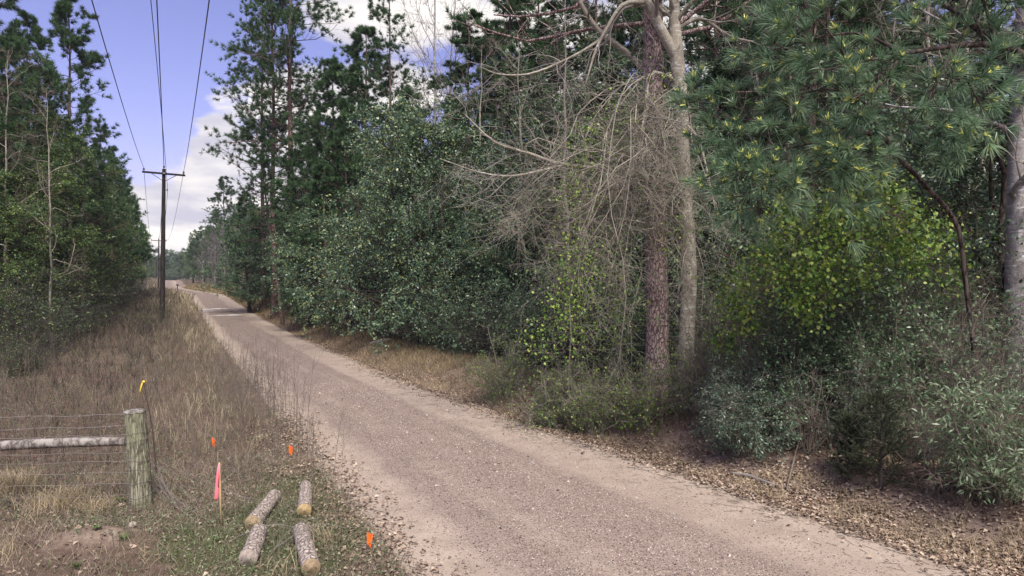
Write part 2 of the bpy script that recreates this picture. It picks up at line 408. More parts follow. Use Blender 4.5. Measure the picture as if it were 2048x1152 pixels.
def green_mask(x, y):
    """where short green grass grows near the logs and stake"""
    g = 1.1*np.exp(-(((x + 3.05)/.75)**2 + ((y - 9.4)/1.9)**2)) + .7*np.exp(-(((x + 3.6)/1.7)**2 + ((y - 8.1)/.9)**2))
    g = g - .6*np.exp(-(((x + 4.9)/.9)**2 + ((y - 8.0)/.5)**2)) + .45*np.exp(-(((x + 2.1)/.6)**2 + ((y - 7.7)/.8)**2))
    return np.clip(g*(1 + .6*wob(x, y, .5)), 0, 1)
def groundmat():
    m, nt, N, L, b = newmat('ground')
    tc = N.new('ShaderNodeTexCoord'); P = tc.outputs['Object']
    def noise(s, d=6, r=.6):
        n = N.new('ShaderNodeTexNoise'); n.inputs['Scale'].default_value = s; n.inputs['Detail'].default_value = d; n.inputs['Roughness'].default_value = r
        L.new(P, n.inputs['Vector']); return n.outputs['Fac']
    def mixc(f, a, c):
        n = N.new('ShaderNodeMix'); n.data_type = 'RGBA'; L.new(f, n.inputs[0])
        for k, v in ((6, a), (7, c)):
            if isinstance(v, tuple): n.inputs[k].default_value = (*v, 1)
            else: L.new(v, n.inputs[k])
        return n.outputs[2]
    soil = ramp(N, [(.25, (.065, .042, .032)), (.5, (.13, .09, .068)), (.75, (.24, .175, .13))]); L.new(noise(7, 9, .7), soil.inputs[0])
    clay = ramp(N, [(.3, (.165, .118, .09)), (.7, (.32, .245, .19))]); L.new(noise(5, 8, .65), clay.inputs[0])
    gr = ramp(N, [(.3, (.06, .06, .03)), (.7, (.14, .135, .07))]); L.new(noise(25, 4), gr.inputs[0])
    a1 = N.new('ShaderNodeAttribute'); a1.attribute_name = 'clay'; a2 = N.new('ShaderNodeAttribute'); a2.attribute_name = 'green'
    def thr(att, lo, hi, s):
        ad = N.new('ShaderNodeMath'); ad.operation = 'ADD'; L.new(att, ad.inputs[0]); L.new(noise(s), ad.inputs[1])
        mr = N.new('ShaderNodeMapRange'); L.new(ad.outputs[0], mr.inputs[0]); mr.inputs[1].default_value = lo; mr.inputs[2].default_value = hi; return mr.outputs[0]
    c = mixc(thr(a1.outputs['Fac'], .85, 1.15, 3), soil.outputs[0], clay.outputs[0])
    c = mixc(thr(a2.outputs['Fac'], .8, 1.2, 5), c, gr.outputs[0])
    L.new(c, b.inputs['Base Color']); b.inputs['Roughness'].default_value = .95; b.inputs['Specular IOR Level'].default_value = .1
    bp = N.new('ShaderNodeBump'); bp.inputs['Strength'].default_value = .8; bp.inputs['Distance'].default_value = .04
    L.new(noise(18, 8, .7), bp.inputs['Height']); L.new(bp.outputs[0], b.inputs['Normal'])
    return m
def roadmat():
    m, nt, N, L, b = newmat('road')
    tc = N.new('ShaderNodeTexCoord'); P = tc.outputs['Object']
    def noise(s, d=6, r=.6, vec=P):
        n = N.new('ShaderNodeTexNoise'); n.inputs['Scale'].default_value = s; n.inputs['Detail'].default_value = d; n.inputs['Roughness'].default_value = r
        L.new(vec, n.inputs['Vector']); return n.outputs['Fac']
    def mixc(f, a, c, bt='MIX'):
        n = N.new('ShaderNodeMix'); n.data_type = 'RGBA'; n.blend_type = bt
        if isinstance(f, float): n.inputs[0].default_value = f
        else: L.new(f, n.inputs[0])
        for k, v in ((6, a), (7, c)):
            if isinstance(v, tuple): n.inputs[k].default_value = (*v, 1)
            else: L.new(v, n.inputs[k])
        return n.outputs[2]
    def mr(v, lo, hi, a=0, c=1):
        n = N.new('ShaderNodeMapRange'); L.new(v, n.inputs[0]); n.inputs[1].default_value = lo; n.inputs[2].default_value = hi
        n.inputs[3].default_value = a; n.inputs[4].default_value = c; return n.outputs[0]
    sand = ramp(N, [(.3, (.315, .252, .195)), (.7, (.445, .365, .288))]); L.new(noise(1.6, 9, .62), sand.inputs[0])
    fine = mr(noise(140, 3, .7), .3, .7, .86, 1.12)
    sc_ = N.new('ShaderNodeVectorMath'); sc_.operation = 'SCALE'; L.new(sand.outputs[0], sc_.inputs[0]); L.new(fine, sc_.inputs['Scale'])
    # stones: voronoi cells of two sizes with their own colours
    def stones(scale, thr_lo):
        v = N.new('ShaderNodeTexVoronoi'); v.inputs['Scale'].default_value = scale; L.new(P, v.inputs['Vector'])
        sp = N.new('ShaderNodeSeparateColor'); L.new(v.outputs['Color'], sp.inputs[0])
        cr = ramp(N, [(0, (.04, .03, .032)), (.3, (.13, .09, .08)), (.6, (.29, .205, .165)), (.9, (.40, .31, .24)), (1, (.60, .53, .46))]); L.new(sp.outputs[0], cr.inputs[0])
        return v, sp, cr.outputs[0]
    at = N.new('ShaderNodeAttribute'); at.attribute_name = 'gravel'
    g = at.outputs['Fac']
    v1, s1, c1 = stones(64, 0); v2, s2, c2 = stones(36, 0)
    def present(sp, v, k, rad):
        # a stone is there when its own random number lies under the local gravel amount
        n = N.new('ShaderNodeMath'); n.operation = 'LESS_THAN'; L.new(sp.outputs[1], n.inputs[0])
        q = N.new('ShaderNodeMath'); q.operation = 'MULTIPLY'; L.new(g, q.inputs[0]); q.inputs[1].default_value = k; L.new(q.outputs[0], n.inputs[1])
        d = N.new('ShaderNodeMath'); d.operation = 'LESS_THAN'; L.new(v.outputs['Distance'], d.inputs[0]); d.inputs[1].default_value = rad
        z = N.new('ShaderNodeMath'); z.operation = 'MULTIPLY'; L.new(n.outputs[0], z.inputs[0]); L.new(d.outputs[0], z.inputs[1]); return z.outputs[0]
    p1 = present(s1, v1, 1.0, .42); p2 = present(s2, v2, .42, .38)
    base = mixc(mr(g, 0, 1, 0, .6), sc_.outputs[0], (.215, .165, .14))
    c = mixc(p1, base, c1); c = mixc(p2, c, c2)
    L.new(c, b.inputs['Base Color']); b.inputs['Roughness'].default_value = .92; b.inputs['Specular IOR Level'].default_value = .15
    hsum = N.new('ShaderNodeMath'); hsum.operation = 'ADD'; L.new(p1, hsum.inputs[0])
    h2 = N.new('ShaderNodeMath'); h2.operation = 'MULTIPLY'; L.new(p2, h2.inputs[0]); h2.inputs[1].default_value = 1.6; L.new(h2.outputs[0], hsum.inputs[1])
    h3 = N.new('ShaderNodeMath'); h3.operation = 'ADD'; L.new(hsum.outputs[0], h3.inputs[0]); L.new(noise(12, 8, .7), h3.inputs[1])
    bp = N.new('ShaderNodeBump'); bp.inputs['Strength'].default_value = .8; bp.inputs['Distance'].default_value = .014
    L.new(h3.outputs[0], bp.inputs['Height']); L.new(bp.outputs[0], b.inputs['Normal'])
    return m
def gravel_amount(x, y, s, t):
    """loose stones lie in long windrows between the wheel tracks"""
    w = TR(s) - TL; q = (t - TL)/w + .018*wob(x, y, 1.5) + .01*wob(s, t*0, 6)
    g = .8*np.exp(-((q - .22)/.06)**2) + .9*np.exp(-((q - .50)/.07)**2) + .6*np.exp(-((q - .36)/.11)**2) + .7*np.exp(-((q - .63)/.05)**2)
    g = g + .35*sstep(s, 20, 45)*np.exp(-((q - .5)/.33)**4)
    g = g*(1 + .35*wob(x + 3, y, .9))*(1 + .9*wob(t, s*.05, .2)) + .08 + .2*np.exp(-((q - .5)/.42)**6)
    return np.clip(g, .04, 1)
S_ = axis(3.0, 26, .14, -70, 1600, 1.055); T_ = axis(-7, 13, .16, -900, 900, 1.10)
def ground_h(x, y, s, t):
    h = H(x, y); inside = (t > TL - .05) & (t < TR(s) + .05)
    return np.where(inside, h - .10, h)
sheet('ground', S_, T_, ground_h, groundmat(), attrs={
    'clay': lambda x, y, s, t: np.clip(.75*np.exp(-(((t - TR(s)) - .9)/.8)**2) + .5*(t > TL - .5)*(t < TR(s) + .6) + 1.0*np.exp(-(((x + 4.95)/.6)**2 + ((y - 8.0)/.32)**2)), 0, 1),
    'green': lambda x, y, s, t: np.clip(green_mask(x, y), 0, 1)})
SR = axis(2.5, 24, .12, -60, 330, 1.05); TRl = np.linspace(0, 1, 70)
def road():
    ss = SR; a, b = len(ss), len(TRl)
    jl = .16*wob(ss, ss*0, 1.0) + .06*wob(ss, ss*0 + 5, .25); jr = .14*wob(ss + 40, ss*0, 1.1) + .06*wob(ss, ss*0 + 9, .3)
    t0 = TL - .15 + jl; t1 = TR(ss) + .15 + jr
    tt = t0[:, None] + (t1 - t0)[:, None]*TRl[None, :]; sg = np.repeat(ss[:, None], b, 1)
    x, y = st2xy(sg, tt + bend(sg))
    q = TRl[None, :]
    z = H(x, y)*0 + prof(sg) + .05*(1 - (2*q - 1)**2) + .012*wob(x, y, .8) + .02*np.exp(-((q - .24)/.05)**2) + .018*np.exp(-((q - .48)/.07)**2) - .02*np.exp(-((q - .16)/.04)**2) - .015*np.exp(-((q - .72)/.07)**2)
    edge = np.minimum(q, 1 - q)*5.2
    z = np.maximum(z, H(x, y) + .004)*(edge > .0) + 0
    z = z - .09*(1 - sstep(edge, 0, .14))
    Vv = np.stack([x, y, z], -1).reshape(-1, 3)
    i = (np.arange(a - 1)[:, None]*b + np.arange(b - 1)[None, :])
    Fq = np.stack([i, i + b, i + b + 1, i + 1], -1).reshape(-1, 4)
    me = Acc().add(Vv, Fq).mesh('road', roadmat(), smooth=True)
    at = me.attributes.new('gravel', 'FLOAT', 'POINT'); at.data.foreach_set('value', gravel_amount(x, y, sg, tt).astype(np.float32).ravel())
    return link('road', me, kind='structure')
road()
def road_z(s, t):
    q = (t - TL)/(TR(s) - TL); return prof(s) + .05*(1 - (2*q - 1)**2)

# ------------------------------------------------------------------ tree builders (each returns [(part, mesh), ...])
def trunk_curve(rng, h, r, K=14, lean=.02, top=.12):
    z = np.linspace(0, 1, K); w = np.cumsum(rng.normal(size=(K, 2))*lean*h/K*1.5, 0); w -= w[0]
    P = np.concatenate([w, (z*h)[:, None]], 1)[None]
    R = (r*(1 - (1 - top)*z) + r*.35*np.exp(-z*h/.35))[None]
    P[0, 0, 2] = -.25
    return P, R
def make_pine(seed, h=22, r=.19, u0=.45, n1=46, L1=3.4, needle=.27, nw=.034, M=18, n2=9, bark='bark_pine', mat='pine_needle', dead=6, n3=0, per=4):
    rng = np.random.default_rng(seed)
    P, R = trunk_curve(rng, h, r)
    wood = Acc().add(*tubes(P, R, 9))
    Lf = lambda u: (1 - np.clip((u - u0)/(1 - u0), 0, 1)**1.6)*.85 + .16
    P1, R1, l1, _ = grow(rng, P, R, n1, L1, K=7, ang=(55, 95), u=(u0, .995), wander=.13, grav=-.35, rr=.32, Lf=Lf, evenly=True, minr=.012)
    wood.add(*tubes(P1, R1, 4))
    if dead:
        Pd, Rd, _, _ = grow(rng, P, R, dead*3, L1*.5, K=5, ang=(70, 100), u=(.25, u0 + .1), wander=.2, grav=.2, rr=.18, minr=.01)
        wood.add(*tubes(Pd, Rd, 3))
    P2, R2, _, _ = grow(rng, P1, R1, n2, l1*.42, K=5, ang=(25, 60), u=(.25, 1), wander=.16, grav=-.25, rr=.5, minr=.008, updir=(0, 0, .3))
    wood.add(*tubes(P2, R2, 3))
    C, D = along(rng, P2, per, (.45, 1)); C2, D2 = P2[:, -1], nrm(P2[:, -1] - P2[:, -2]); C3, D3 = P1[:, -1], nrm(P1[:, -1] - P1[:, -2])
    C4, D4 = P[:, -1], np.array([[0, 0, 1.]])
    C = np.concatenate([C, C2, C3, C4]); D = nrm(np.concatenate([D, D2, D3, D4]) + np.array([0, 0, .35]))
    Vv, f, rr = spikes(rng, C, D, M, needle, nw, 1.0)
    crown = Acc().add(Vv, f, rr)
    return [('trunk', wood.mesh('pine_trunk', M_(bark), True)), ('crown', crown.mesh('pine_crown', M_(mat)))]
def M_(k): return M[k]
def make_broad(seed, h=9, r=.16, u0=.06, n1=40, L1=3.0, n2=7, n3=6, leaf=.125, per=15, mat='holly', bark='bark_dark', shape='dome', grav=.1, asp=.5, twigr=.006, up=.7, stems=1, ang=(45, 85)):
    rng = np.random.default_rng(seed)
    P, R = trunk_curve(rng, h, r, lean=.05, top=.1)
    if stems > 1:
        Ps, Rs = [P], [R]
        for k in range(stems - 1):
            p, q = trunk_curve(rng, h*rng.uniform(.6, .95), r*.7, lean=.09, top=.1); a = rng.uniform(0, 6.28)
            z = p[..., 2]/h; p[..., 0] += np.cos(a)*(.15 + z*h*.22); p[..., 1] += np.sin(a)*(.15 + z*h*.22); Ps.append(p); Rs.append(q)
        P, R = np.concatenate(Ps), np.concatenate(Rs); n1 = max(8, n1//stems)
    wood = Acc().add(*tubes(P, R, 8))
    if shape == 'dome': Lf = lambda u: np.sqrt(np.clip(1 - ((u - .25)/.76)**2, .03, 1))
    elif shape == 'cone': Lf = lambda u: np.clip(1.05 - u, .08, 1)*1.05
    else: Lf = lambda u: np.sin(np.pi*np.clip((u - u0)/(1.04 - u0), .02, 1)**.8)*.9 + .15
    P1, R1, l1, _ = grow(rng, P, R, n1, L1, K=7, ang=ang, u=(u0, .99), wander=.2, grav=-.15, rr=.35, Lf=Lf, evenly=True, minr=.012)
    P2, R2, l2, _ = grow(rng, P1, R1, n2, l1*.5, K=5, ang=(25, 70), u=(.2, 1), wander=.25, grav=grav*.4, rr=.5, minr=.007)
    P3, R3, l3, _ = grow(rng, P2, R2, n3, np.maximum(l2*.5, .25), K=4, ang=(25, 75), u=(.15, 1), wander=.25, grav=grav, rr=.5, minr=.004)
    wood.add(*tubes(P1, R1, 4)).add(*tubes(P2, R2, 3))
    crown = Acc()
    C, A = along(rng, P3, per, (.25, 1))
    Vv, f, rr = leaves(rng, C, A, leaf, asp, up, .8, jit=leaf*.5)
    crown.add(Vv, f, rr)
    return [('trunk', wood.mesh('tree_trunk', M_(bark), True)), ('crown', crown.mesh('tree_crown', M_(mat)))]
def make_bare(seed, h=14, r=.14, u0=.25, n1=24, L1=4.5, n2=7, n3=6, n4=0, mat='bark_grey', tmat='twig_violet', ang=(25, 50), grav=-.15, minr=.006, shape=0.55, wander=.16):
    rng = np.random.default_rng(seed)
    P, R = trunk_curve(rng, h, r, lean=.05, top=.12)
    wood = Acc().add(*tubes(P, R, 8))
    Lf = lambda u: 1 - .75*np.clip((u - u0)/(1 - u0), 0, 1)**1.4
    P1, R1, l1, _ = grow(rng, P, R, n1, L1, K=8, ang=ang, u=(u0, .99), wander=wander, grav=grav, rr=.45, Lf=Lf, evenly=True, minr=minr*1.8)
    P2, R2, l2, _ = grow(rng, P1, R1, n2, l1*.45, K=6, ang=(20, 55), u=(.15, 1), wander=wander*1.2, grav=grav, rr=.5, minr=minr*1.2)
    P3, R3, l3, _ = grow(rng, P2, R2, n3, l2*.5, K=4, ang=(20, 60), u=(.1, 1), wander=wander*1.3, grav=grav*.5, rr=.6, minr=minr)
    wood.add(*tubes(P1, R1, 5))
    tw = Acc().add(*tubes(P2, R2, 3)).add(*tubes(P3, R3, 3))
    if n4:
        P4, R4, _, _ = grow(rng, P3, R3, n4, l3*.6, K=3, ang=(20, 60), u=(.1, 1), wander=.25, grav=0, rr=.7, minr=minr)
        tw.add(*tubes(P4, R4, 3))
    return [('trunk', wood.mesh('bare_trunk', M_(mat), True)), ('twigs', tw.mesh('bare_twigs', M_(tmat)))]
def make_bush(seed, h=2.2, rad=1.3, stems=16, leaf=.05, per=7, mat='privet', bark='twig', n2=8, n3=6, asp=.45, grav=.15, up=.7, minr=.003, leafy=True, wander=.25, r0=.014, axr=.8, pj=.4):
    rng = np.random.default_rng(seed)
    K = 8; a = rng.uniform(0, 2*np.pi, stems); q = np.sqrt(rng.uniform(0, 1, stems)); hh = h*np.sqrt(1 - .75*q**2)*rng.uniform(.8, 1.05, stems)
    u = np.linspace(0, 1, K)
    x = (np.cos(a)*q*rad*.95)[:, None]*u**1.3 + (np.cos(a)*rad*.12)[:, None]; y = (np.sin(a)*q*rad*.95)[:, None]*u**1.3 + (np.sin(a)*rad*.12)[:, None]
    z = hh[:, None]*u - .05
    P = np.stack([x, y, z], -1) + np.cumsum(rng.normal(size=(stems, K, 3))*wander*.08*h, 1)*u[None, :, None]
    R = r0*np.linspace(1, .35, K)[None, :]*rng.uniform(.6, 1.3, stems)[:, None]
    P2, R2, l2, _ = grow(rng, P, R, n2, h*.34, K=5, ang=(30, 80), u=(.12, 1), wander=wander, grav=grav*.5, rr=.5, minr=minr*1.3)
    P3, R3, l3, _ = grow(rng, P2, R2, n3, l2*.5, K=4, ang=(25, 75), u=(.1, 1), wander=wander, grav=grav, rr=.6, minr=minr)
    w = Acc().add(*tubes(P, R, 5)).add(*tubes(P2, R2, 3)).add(*tubes(P3, R3, 3))
    out = [('stems', w.mesh('bush_stems', M_(bark)))]
    if leafy:
        C, A = along(rng, P3, per, (.1, 1))
        Vv, f, rr = leaves(rng, C, A, leaf, asp, up, axr, jit=leaf*pj)
        out.append(('leaves', Acc().add(Vv, f, rr).mesh('bush_leaves', M_(mat))))
    return out

PR = {}
PR['pineA'] = (make_pine(1, 22, .20, .40, 60, 3.6), 22)
PR['pineB'] = (make_pine(2, 20, .18, .20, 90, 3.6, needle=.30), 20)
PR['pineT'] = (make_pine(3, 26, .24, .40, 64, 4.4, needle=.30, dead=8), 26)
PR['pineY'] = (make_pine(4, 10, .11, .12, 60, 2.2, needle=.26, n2=6, dead=0), 10)
PR['pineThin'] = (make_pine(5, 21, .17, .36, 44, 3.6, needle=.26, M=13, n2=7, dead=6), 21)
PR['hollyA'] = (make_broad(11, 9, .15, .05, 44, 3.1), 9)
PR['hollyB'] = (make_broad(12, 8, .14, .04, 44, 3.3, stems=3, leaf=.115), 8)
PR['hollyC'] = (make_broad(13, 12, .17, .08, 50, 3.2, shape='cone', leaf=.12), 12)
PR['hollyBig'] = (make_broad(14, 9, .2, .05, 76, 4.3, n2=9, n3=7, leaf=.115, per=13, mat='holly_pale'), 9)
PR['hollyPale'] = (make_broad(15, 8, .15, .04, 56, 3.3, n2=8, n3=6, leaf=.11, per=14, mat='holly_pale', stems=3), 8)
PR['oliveA'] = (make_broad(21, 13, .16, .05, 50, 2.9, mat='olive', leaf=.115, shape='oval'), 13)
PR['oliveB'] = (make_broad(22, 15, .17, .08, 54, 2.7, mat='olive', leaf=.11, shape='oval', per=13), 15)
PR['bareA'] = (make_bare(31, 15, .13), 15)
PR['bareB'] = (make_bare(32, 12, .11, n1=30, n2=8, n3=7, L1=3.6, mat='twig_violet', tmat='twig_violet', ang=(20, 45), minr=.008), 12)
PR['bareC'] = (make_bare(33, 13, .10, n1=22, n2=7, n3=6, L1=3.6, ang=(40, 80), grav=.1, mat='bark_pale', tmat='twig', minr=.006, wander=.25), 13)
PR['brushA'] = (make_bush(41, 2.6, 1.6, 22, leafy=False, bark='twig_dark', n2=9, n3=6, minr=.005, grav=.3, wander=.35), 2.6)
PR['brushB'] = (make_bush(42, 2.2, 1.5, 18, mat='olive', leaf=.06, bark='twig_dark', n2=7, n3=5, per=3, minr=.005), 2.2)
PR['brushC'] = (make_bush(44, 2.8, 1.7, 24, mat='olive', leaf=.07, bark='twig_dark', n2=9, n3=6, per=2, minr=.005), 2.8)
PR['shrubA'] = (make_bush(43, 3.0, 1.8, 22, mat='holly', leaf=.085, bark='twig_dark', n2=8, n3=6, per=6), 3.0)
for k in PR:
    for pn, me in PR[k][0]: me.name = k.rstrip('ABCTY') + '_' + pn

USED = {}
def plant(name, proto, px, Y, top=None, h=None, label='', cat='tree', group=None, rz=None, wide=1.0, tilt=(0, 0), sink=.05):
    """a plant of a kind at a photo column and depth, as tall as the photo shows it (top = photo row)"""
    parts, h0 = PR[proto]; g = ground_at(px, Y)
    if top is not None: h = Wp(px, top, Y)[2] - g[2]
    if h is None: h = h0
    k = h/h0
    USED[proto] = USED.get(proto, 0) + 1
    if rz is None: rz = (USED[proto]*2.4 + Y) % 6.283
    return thing(name, label, cat, (g[0], g[1], g[2] - sink), rz, (k*wide, k*wide, k), group, parts, tilt)
def plant_st(name, proto, s, t, h, **kw):
    x, y = st2xy(s, t + bend(s)); return plant(name, proto, CX + F*x/y, float(y), h=h, **kw)

# --- the trees one can tell apart, right of the road
RG = 'evergreen trees along the right forest edge'
plant('pine_tree', 'pineT', 588, 50, top=-190, label='tallest dark trunked pine standing behind the leaning pine at the verge', rz=.5)
plant('pine_tree', 'pineT', 548, 52, top=-60, label='tall pine with ragged dark boughs reaching left into the open sky', rz=2.2)
plant('pine_tree', 'pineThin', 527, 58, top=-20, label='slim pine at the left edge of the tall pine cluster', rz=4)
plant('pine_tree', 'pineThin', 780, 42, top=-40, label='thin crowned pine standing alone against the white cloud right of the pine pair', rz=1)
plant('pine_tree', 'pineA', 566, 46, top=240, label='short leaning pine with reddish trunk at the grassy right verge', tilt=(.0, -.13), rz=0)
plant('bare_tree', 'bareA', 850, 46, top=-60, label='tall bare tree with fine upright twigs against the lavender sky', rz=.3)
plant('bare_tree', 'bareA', 905, 50, top=-30, label='bare tree between the thin pine and the dark evergreen wall', rz=2.3)
plant('evergreen_tree', 'hollyA', 500, 58, top=440, label='dark evergreen left of the leaning pine', wide=1.3)
plant('pine_tree', 'pineY', 492, 74, top=395, label='young pine behind the dark evergreen left of the leaning pine')
plant('pine_tree', 'pineB', 640, 50, top=215, label='full green pine right of the tall pine pair', rz=0)
plant('pine_tree', 'pineY', 690, 40, top=215, label='bushy young pine above the broad holly', rz=3)
plant('pine_tree', 'pineB', 715, 52, top=120, label='pine with blue green crown behind the broad holly')
plant('pine_tree', 'pineY', 830, 40, top=185, label='bright green young pine right of the thin pine trunk', rz=1)
plant('evergreen_tree', 'hollyA', 620, 41, top=430, label='evergreen shrub tree just right of the leaning pine', wide=1.25)
plant('evergreen_tree', 'hollyPale', 712, 35, top=390, label='pale leaved holly left of the great holly', wide=1.15)
plant('evergreen_tree', 'hollyBig', 838, 29.5, top=262, label='great rounded holly highest of the verge evergreens', wide=.95, rz=.6)
plant('evergreen_tree', 'hollyB', 890, 27, top=345, label='glossy dark holly right of the great holly', wide=1.05, rz=2)
plant('evergreen_tree', 'hollyPale', 1000, 25.5, top=385, label='dark holly leaning to the road beside the vine tangle', wide=.95, rz=4)
plant('evergreen_tree', 'hollyB', 1090, 24, top=440, label='dark holly behind the left side of the vine tangle', wide=1.0, rz=5)
plant('bare_tree', 'bareC', 1040, 25, top=60, label='grey bare tree with tangled limbs above the dark hollies', rz=0)
plant('bare_tree', 'bareC', 960, 30, top=90, label='bare tree with crooked limbs left of the vine covered pine', rz=2)
plant('bare_tree', 'bareC', 1130, 21, top=-40, label='leafless crooked tree close behind the vine tangle', rz=4)
plant('pine_tree', 'pineB', 985, 42, top=60, label='pine behind the crooked bare trees', rz=1)
plant('pine_tree', 'pineB', 1075, 36, top=-120, label='dark pine left of the big vine covered trunk', rz=2)
plant('pine_tree', 'pineA', 1190, 33, top=-160, label='pine just left behind the big vine covered trunk', rz=4)
plant('evergreen_tree', 'hollyC', 1120, 31, top=40, label='tall dark evergreen behind the pale forked tree limb', wide=1.3)
plant('evergreen_tree', 'hollyC', 1210, 25, top=120, label='tall dark evergreen left of the pine trunk in the forest shade', wide=1.3)
plant('evergreen_tree', 'hollyC', 1420, 23, top=110, label='dark evergreen between the pale trunk and the long needled pine', wide=1.2)
plant('evergreen_tree', 'hollyC', 1330, 30, top=60, label='dark evergreen behind the two big trunks', wide=1.3)
plant('pine_tree', 'pineT', 1440, 30, top=-400, label='slender dark pine trunk right of the pale forked tree')
plant('bare_tree', 'bareC', 1580, 22, top=-60, label='pale bare tree showing above the long needled pine', rz=3)
plant('bare_tree', 'bareC', 1500, 26, top=-120, label='bare tree in the bright gap left of the long needled pine', rz=1)
plant('pine_tree', 'pineThin', 1610, 34, top=-400, label='straight thin pine trunk in the bright gap')
plant('bare_tree', 'bareC', 1780, 19, top=-100, label='bare mossy tree behind the long needled pine')
plant('bare_tree', 'bareC', 1930, 17.5, top=-200, label='thin pale trunk left of the big pale trunk at the right edge', rz=5)
plant('evergreen_tree', 'hollyC', 1540, 26, top=240, label='dark evergreen in the shade behind the long needled pine', wide=1.3)
plant('evergreen_tree', 'hollyC', 1680, 24, top=200, label='dark evergreen behind the green vine mound', wide=1.3)
plant('evergreen_tree', 'hollyA', 1830, 22, top=300, label='dark evergreen far behind the arched pine limb', wide=1.2)
plant('evergreen_tree', 'hollyC', 1990, 24, top=180, label='dark evergreen behind the big pale trunk at the right edge', wide=1.2)
plant('pine_tree', 'pineA', 1740, 34, top=-200, label='pine behind the upper boughs of the long needled pine')
plant('pine_tree', 'pineA', 1900, 30, top=-200, label='pine behind the big pale trunk at the right edge')

# --- left of the road
plant('pine_tree', 'pineB', 135, 46, top=-25, label='tall bright green pine rising on the left against the sky', rz=1.0, wide=.95)
plant('pine_tree', 'pineB', 60, 44, top=30, label='pine left of the tall bright green pine', rz=3)
plant('pine_tree', 'pineB', -40, 36, top=-200, label='pine at the left photo edge with boughs entering the frame', rz=0)
plant('pine_tree', 'pineA', 203, 62, top=255, label='dark topped pine nearest to the left side of the utility pole wires', rz=2, wide=1.1)
plant('bare_tree', 'bareB', 170, 55, top=225, label='thin leafless tree between two left pines', wide=.6)
plant('bare_tree', 'bareC', 100, 31, top=175, label='straight pale bare trunk in the left thicket', wide=.7)
plant('bare_tree', 'bareC', 15, 32, top=100, label='bare twiggy tree at the left photo edge', wide=.8)
plant('pine_tree', 'pineY', 225, 72, top=300, label='sunlit green pine at the left of the gap', wide=1.1)
plant('pine_tree', 'pineY', 238, 82, top=345, label='sunlit young pine second from the sky gap', wide=1.1)
plant('pine_tree', 'pineY', 248, 92, top=372, label='young pine on the left bordering the sky gap', wide=1.1)
plant('bare_tree', 'bareC', 274, 118, top=425, label='white limbed bare tree by the small green lawn', wide=.8)
plant('bare_tree', 'bareB', 290, 150, top=470, label='pale bare tree behind the white limbed tree', wide=.8)
plant('evergreen_tree', 'oliveA', 283, 140, top=450, label='slim green tree behind the white limbed tree', wide=.7)
LG = 'leafy evergreens along the left forest edge'
for px, Y, top, pr in ((-30, 29, 330, 'oliveA'), (25, 33, 240, 'oliveB'), (75, 37, 265, 'oliveA'), (120, 42, 235, 'oliveB'), (158, 48, 290, 'oliveB'), (-60, 34, 200, 'oliveB'), (50, 40, 200, 'oliveB'),
                       (185, 57, 330, 'oliveA'), (208, 66, 395, 'oliveA'), (228, 78, 420, 'oliveB'), (243, 92, 440, 'oliveA'), (255, 104, 455, 'oliveB')):
    plant('evergreen_tree', pr, px, Y, top=top, wide=1.35, group=LG, label='vine draped leafy evergreen in the left forest edge')
for px, Y, top in ((10, 28, 520), (60, 33, 530), (105, 37, 540), (140, 43, 530), (175, 50, 520), (200, 60, 530), (-40, 26, 560), (220, 70, 540)):
    plant('brush_shrub', 'brushC', px, Y, top=top, wide=1.2, cat='shrub', group='dark brush under the left trees', label='dark twiggy brush at the foot of the left trees')

# --- background rows that close the forest (nothing tells these apart)
def rows(seed, side, s0, s1, t0, t1, n, protos, mind, lab, grp, name, cat='tree', hs=(.85, 1.15), keep=None):
    rng = np.random.default_rng(seed); pts = []; tries = 0
    while len(pts) < n and tries < 6000:
        tries += 1
        s = rng.uniform(s0, s1); t = rng.uniform(t0, t1)
        tt = TR(s) + t if side > 0 else TL - t
        if any((s - a)**2 + (tt - b)**2 < mind**2 for a, b in pts): continue
        x, y = st2xy(s, tt + bend(s))
        if y < 7: continue
        px = CX + F*x/y
        if px < -250 or px > 2300: continue
        if keep and not keep(px, y, s, tt): continue
        pts.append((s, tt)); pr = protos[rng.integers(len(protos))]
        plant_st(name, pr, s, tt, PR[pr][1]*rng.uniform(*hs), cat=cat, group=grp, label=lab, rz=rng.uniform(0, 6.28), wide=rng.uniform(1, 1.2))
rows(1, 1, 30, 110, 7, 30, 55, ['hollyC', 'hollyA', 'pineB', 'oliveA', 'bareC'], 3.2, 'tree in the crowded forest behind the right edge trees', 'trees inside the right forest', 'forest_tree', hs=(.6, .9),
     keep=lambda px, y, s, t: not (px > 600 and px < 950 and y < 48))
rows(2, 1, 95, 290, 5, 24, 80, ['pineB', 'oliveB', 'hollyC', 'bareB', 'hollyA'], 4, 'far tree in the right line where the road vanishes', 'far trees right of the road', 'forest_tree', hs=(.75, 1.1))
rows(3, 1, 8, 36, 12, 36, 46, ['hollyC', 'hollyA', 'pineB', 'bareC'], 3.4, 'shaded tree deep in the forest behind the roadside thicket', 'trees deep behind the roadside thicket', 'forest_tree', hs=(.75, 1.25))
rows(4, -1, 30, 110, 10, 34, 46, ['oliveB', 'oliveA', 'pineB', 'hollyC'], 3.4, 'tree behind the left forest edge', 'trees inside the left forest', 'forest_tree', hs=(.7, .95),
     keep=lambda px, y, s, t: px < 215)
rows(5, -1, 135, 290, 9, 30, 26, ['pineB', 'oliveA', 'bareB', 'hollyC'], 6, 'far tree in the left line where the road vanishes', 'far trees left of the road', 'forest_tree', hs=(.6, .85))
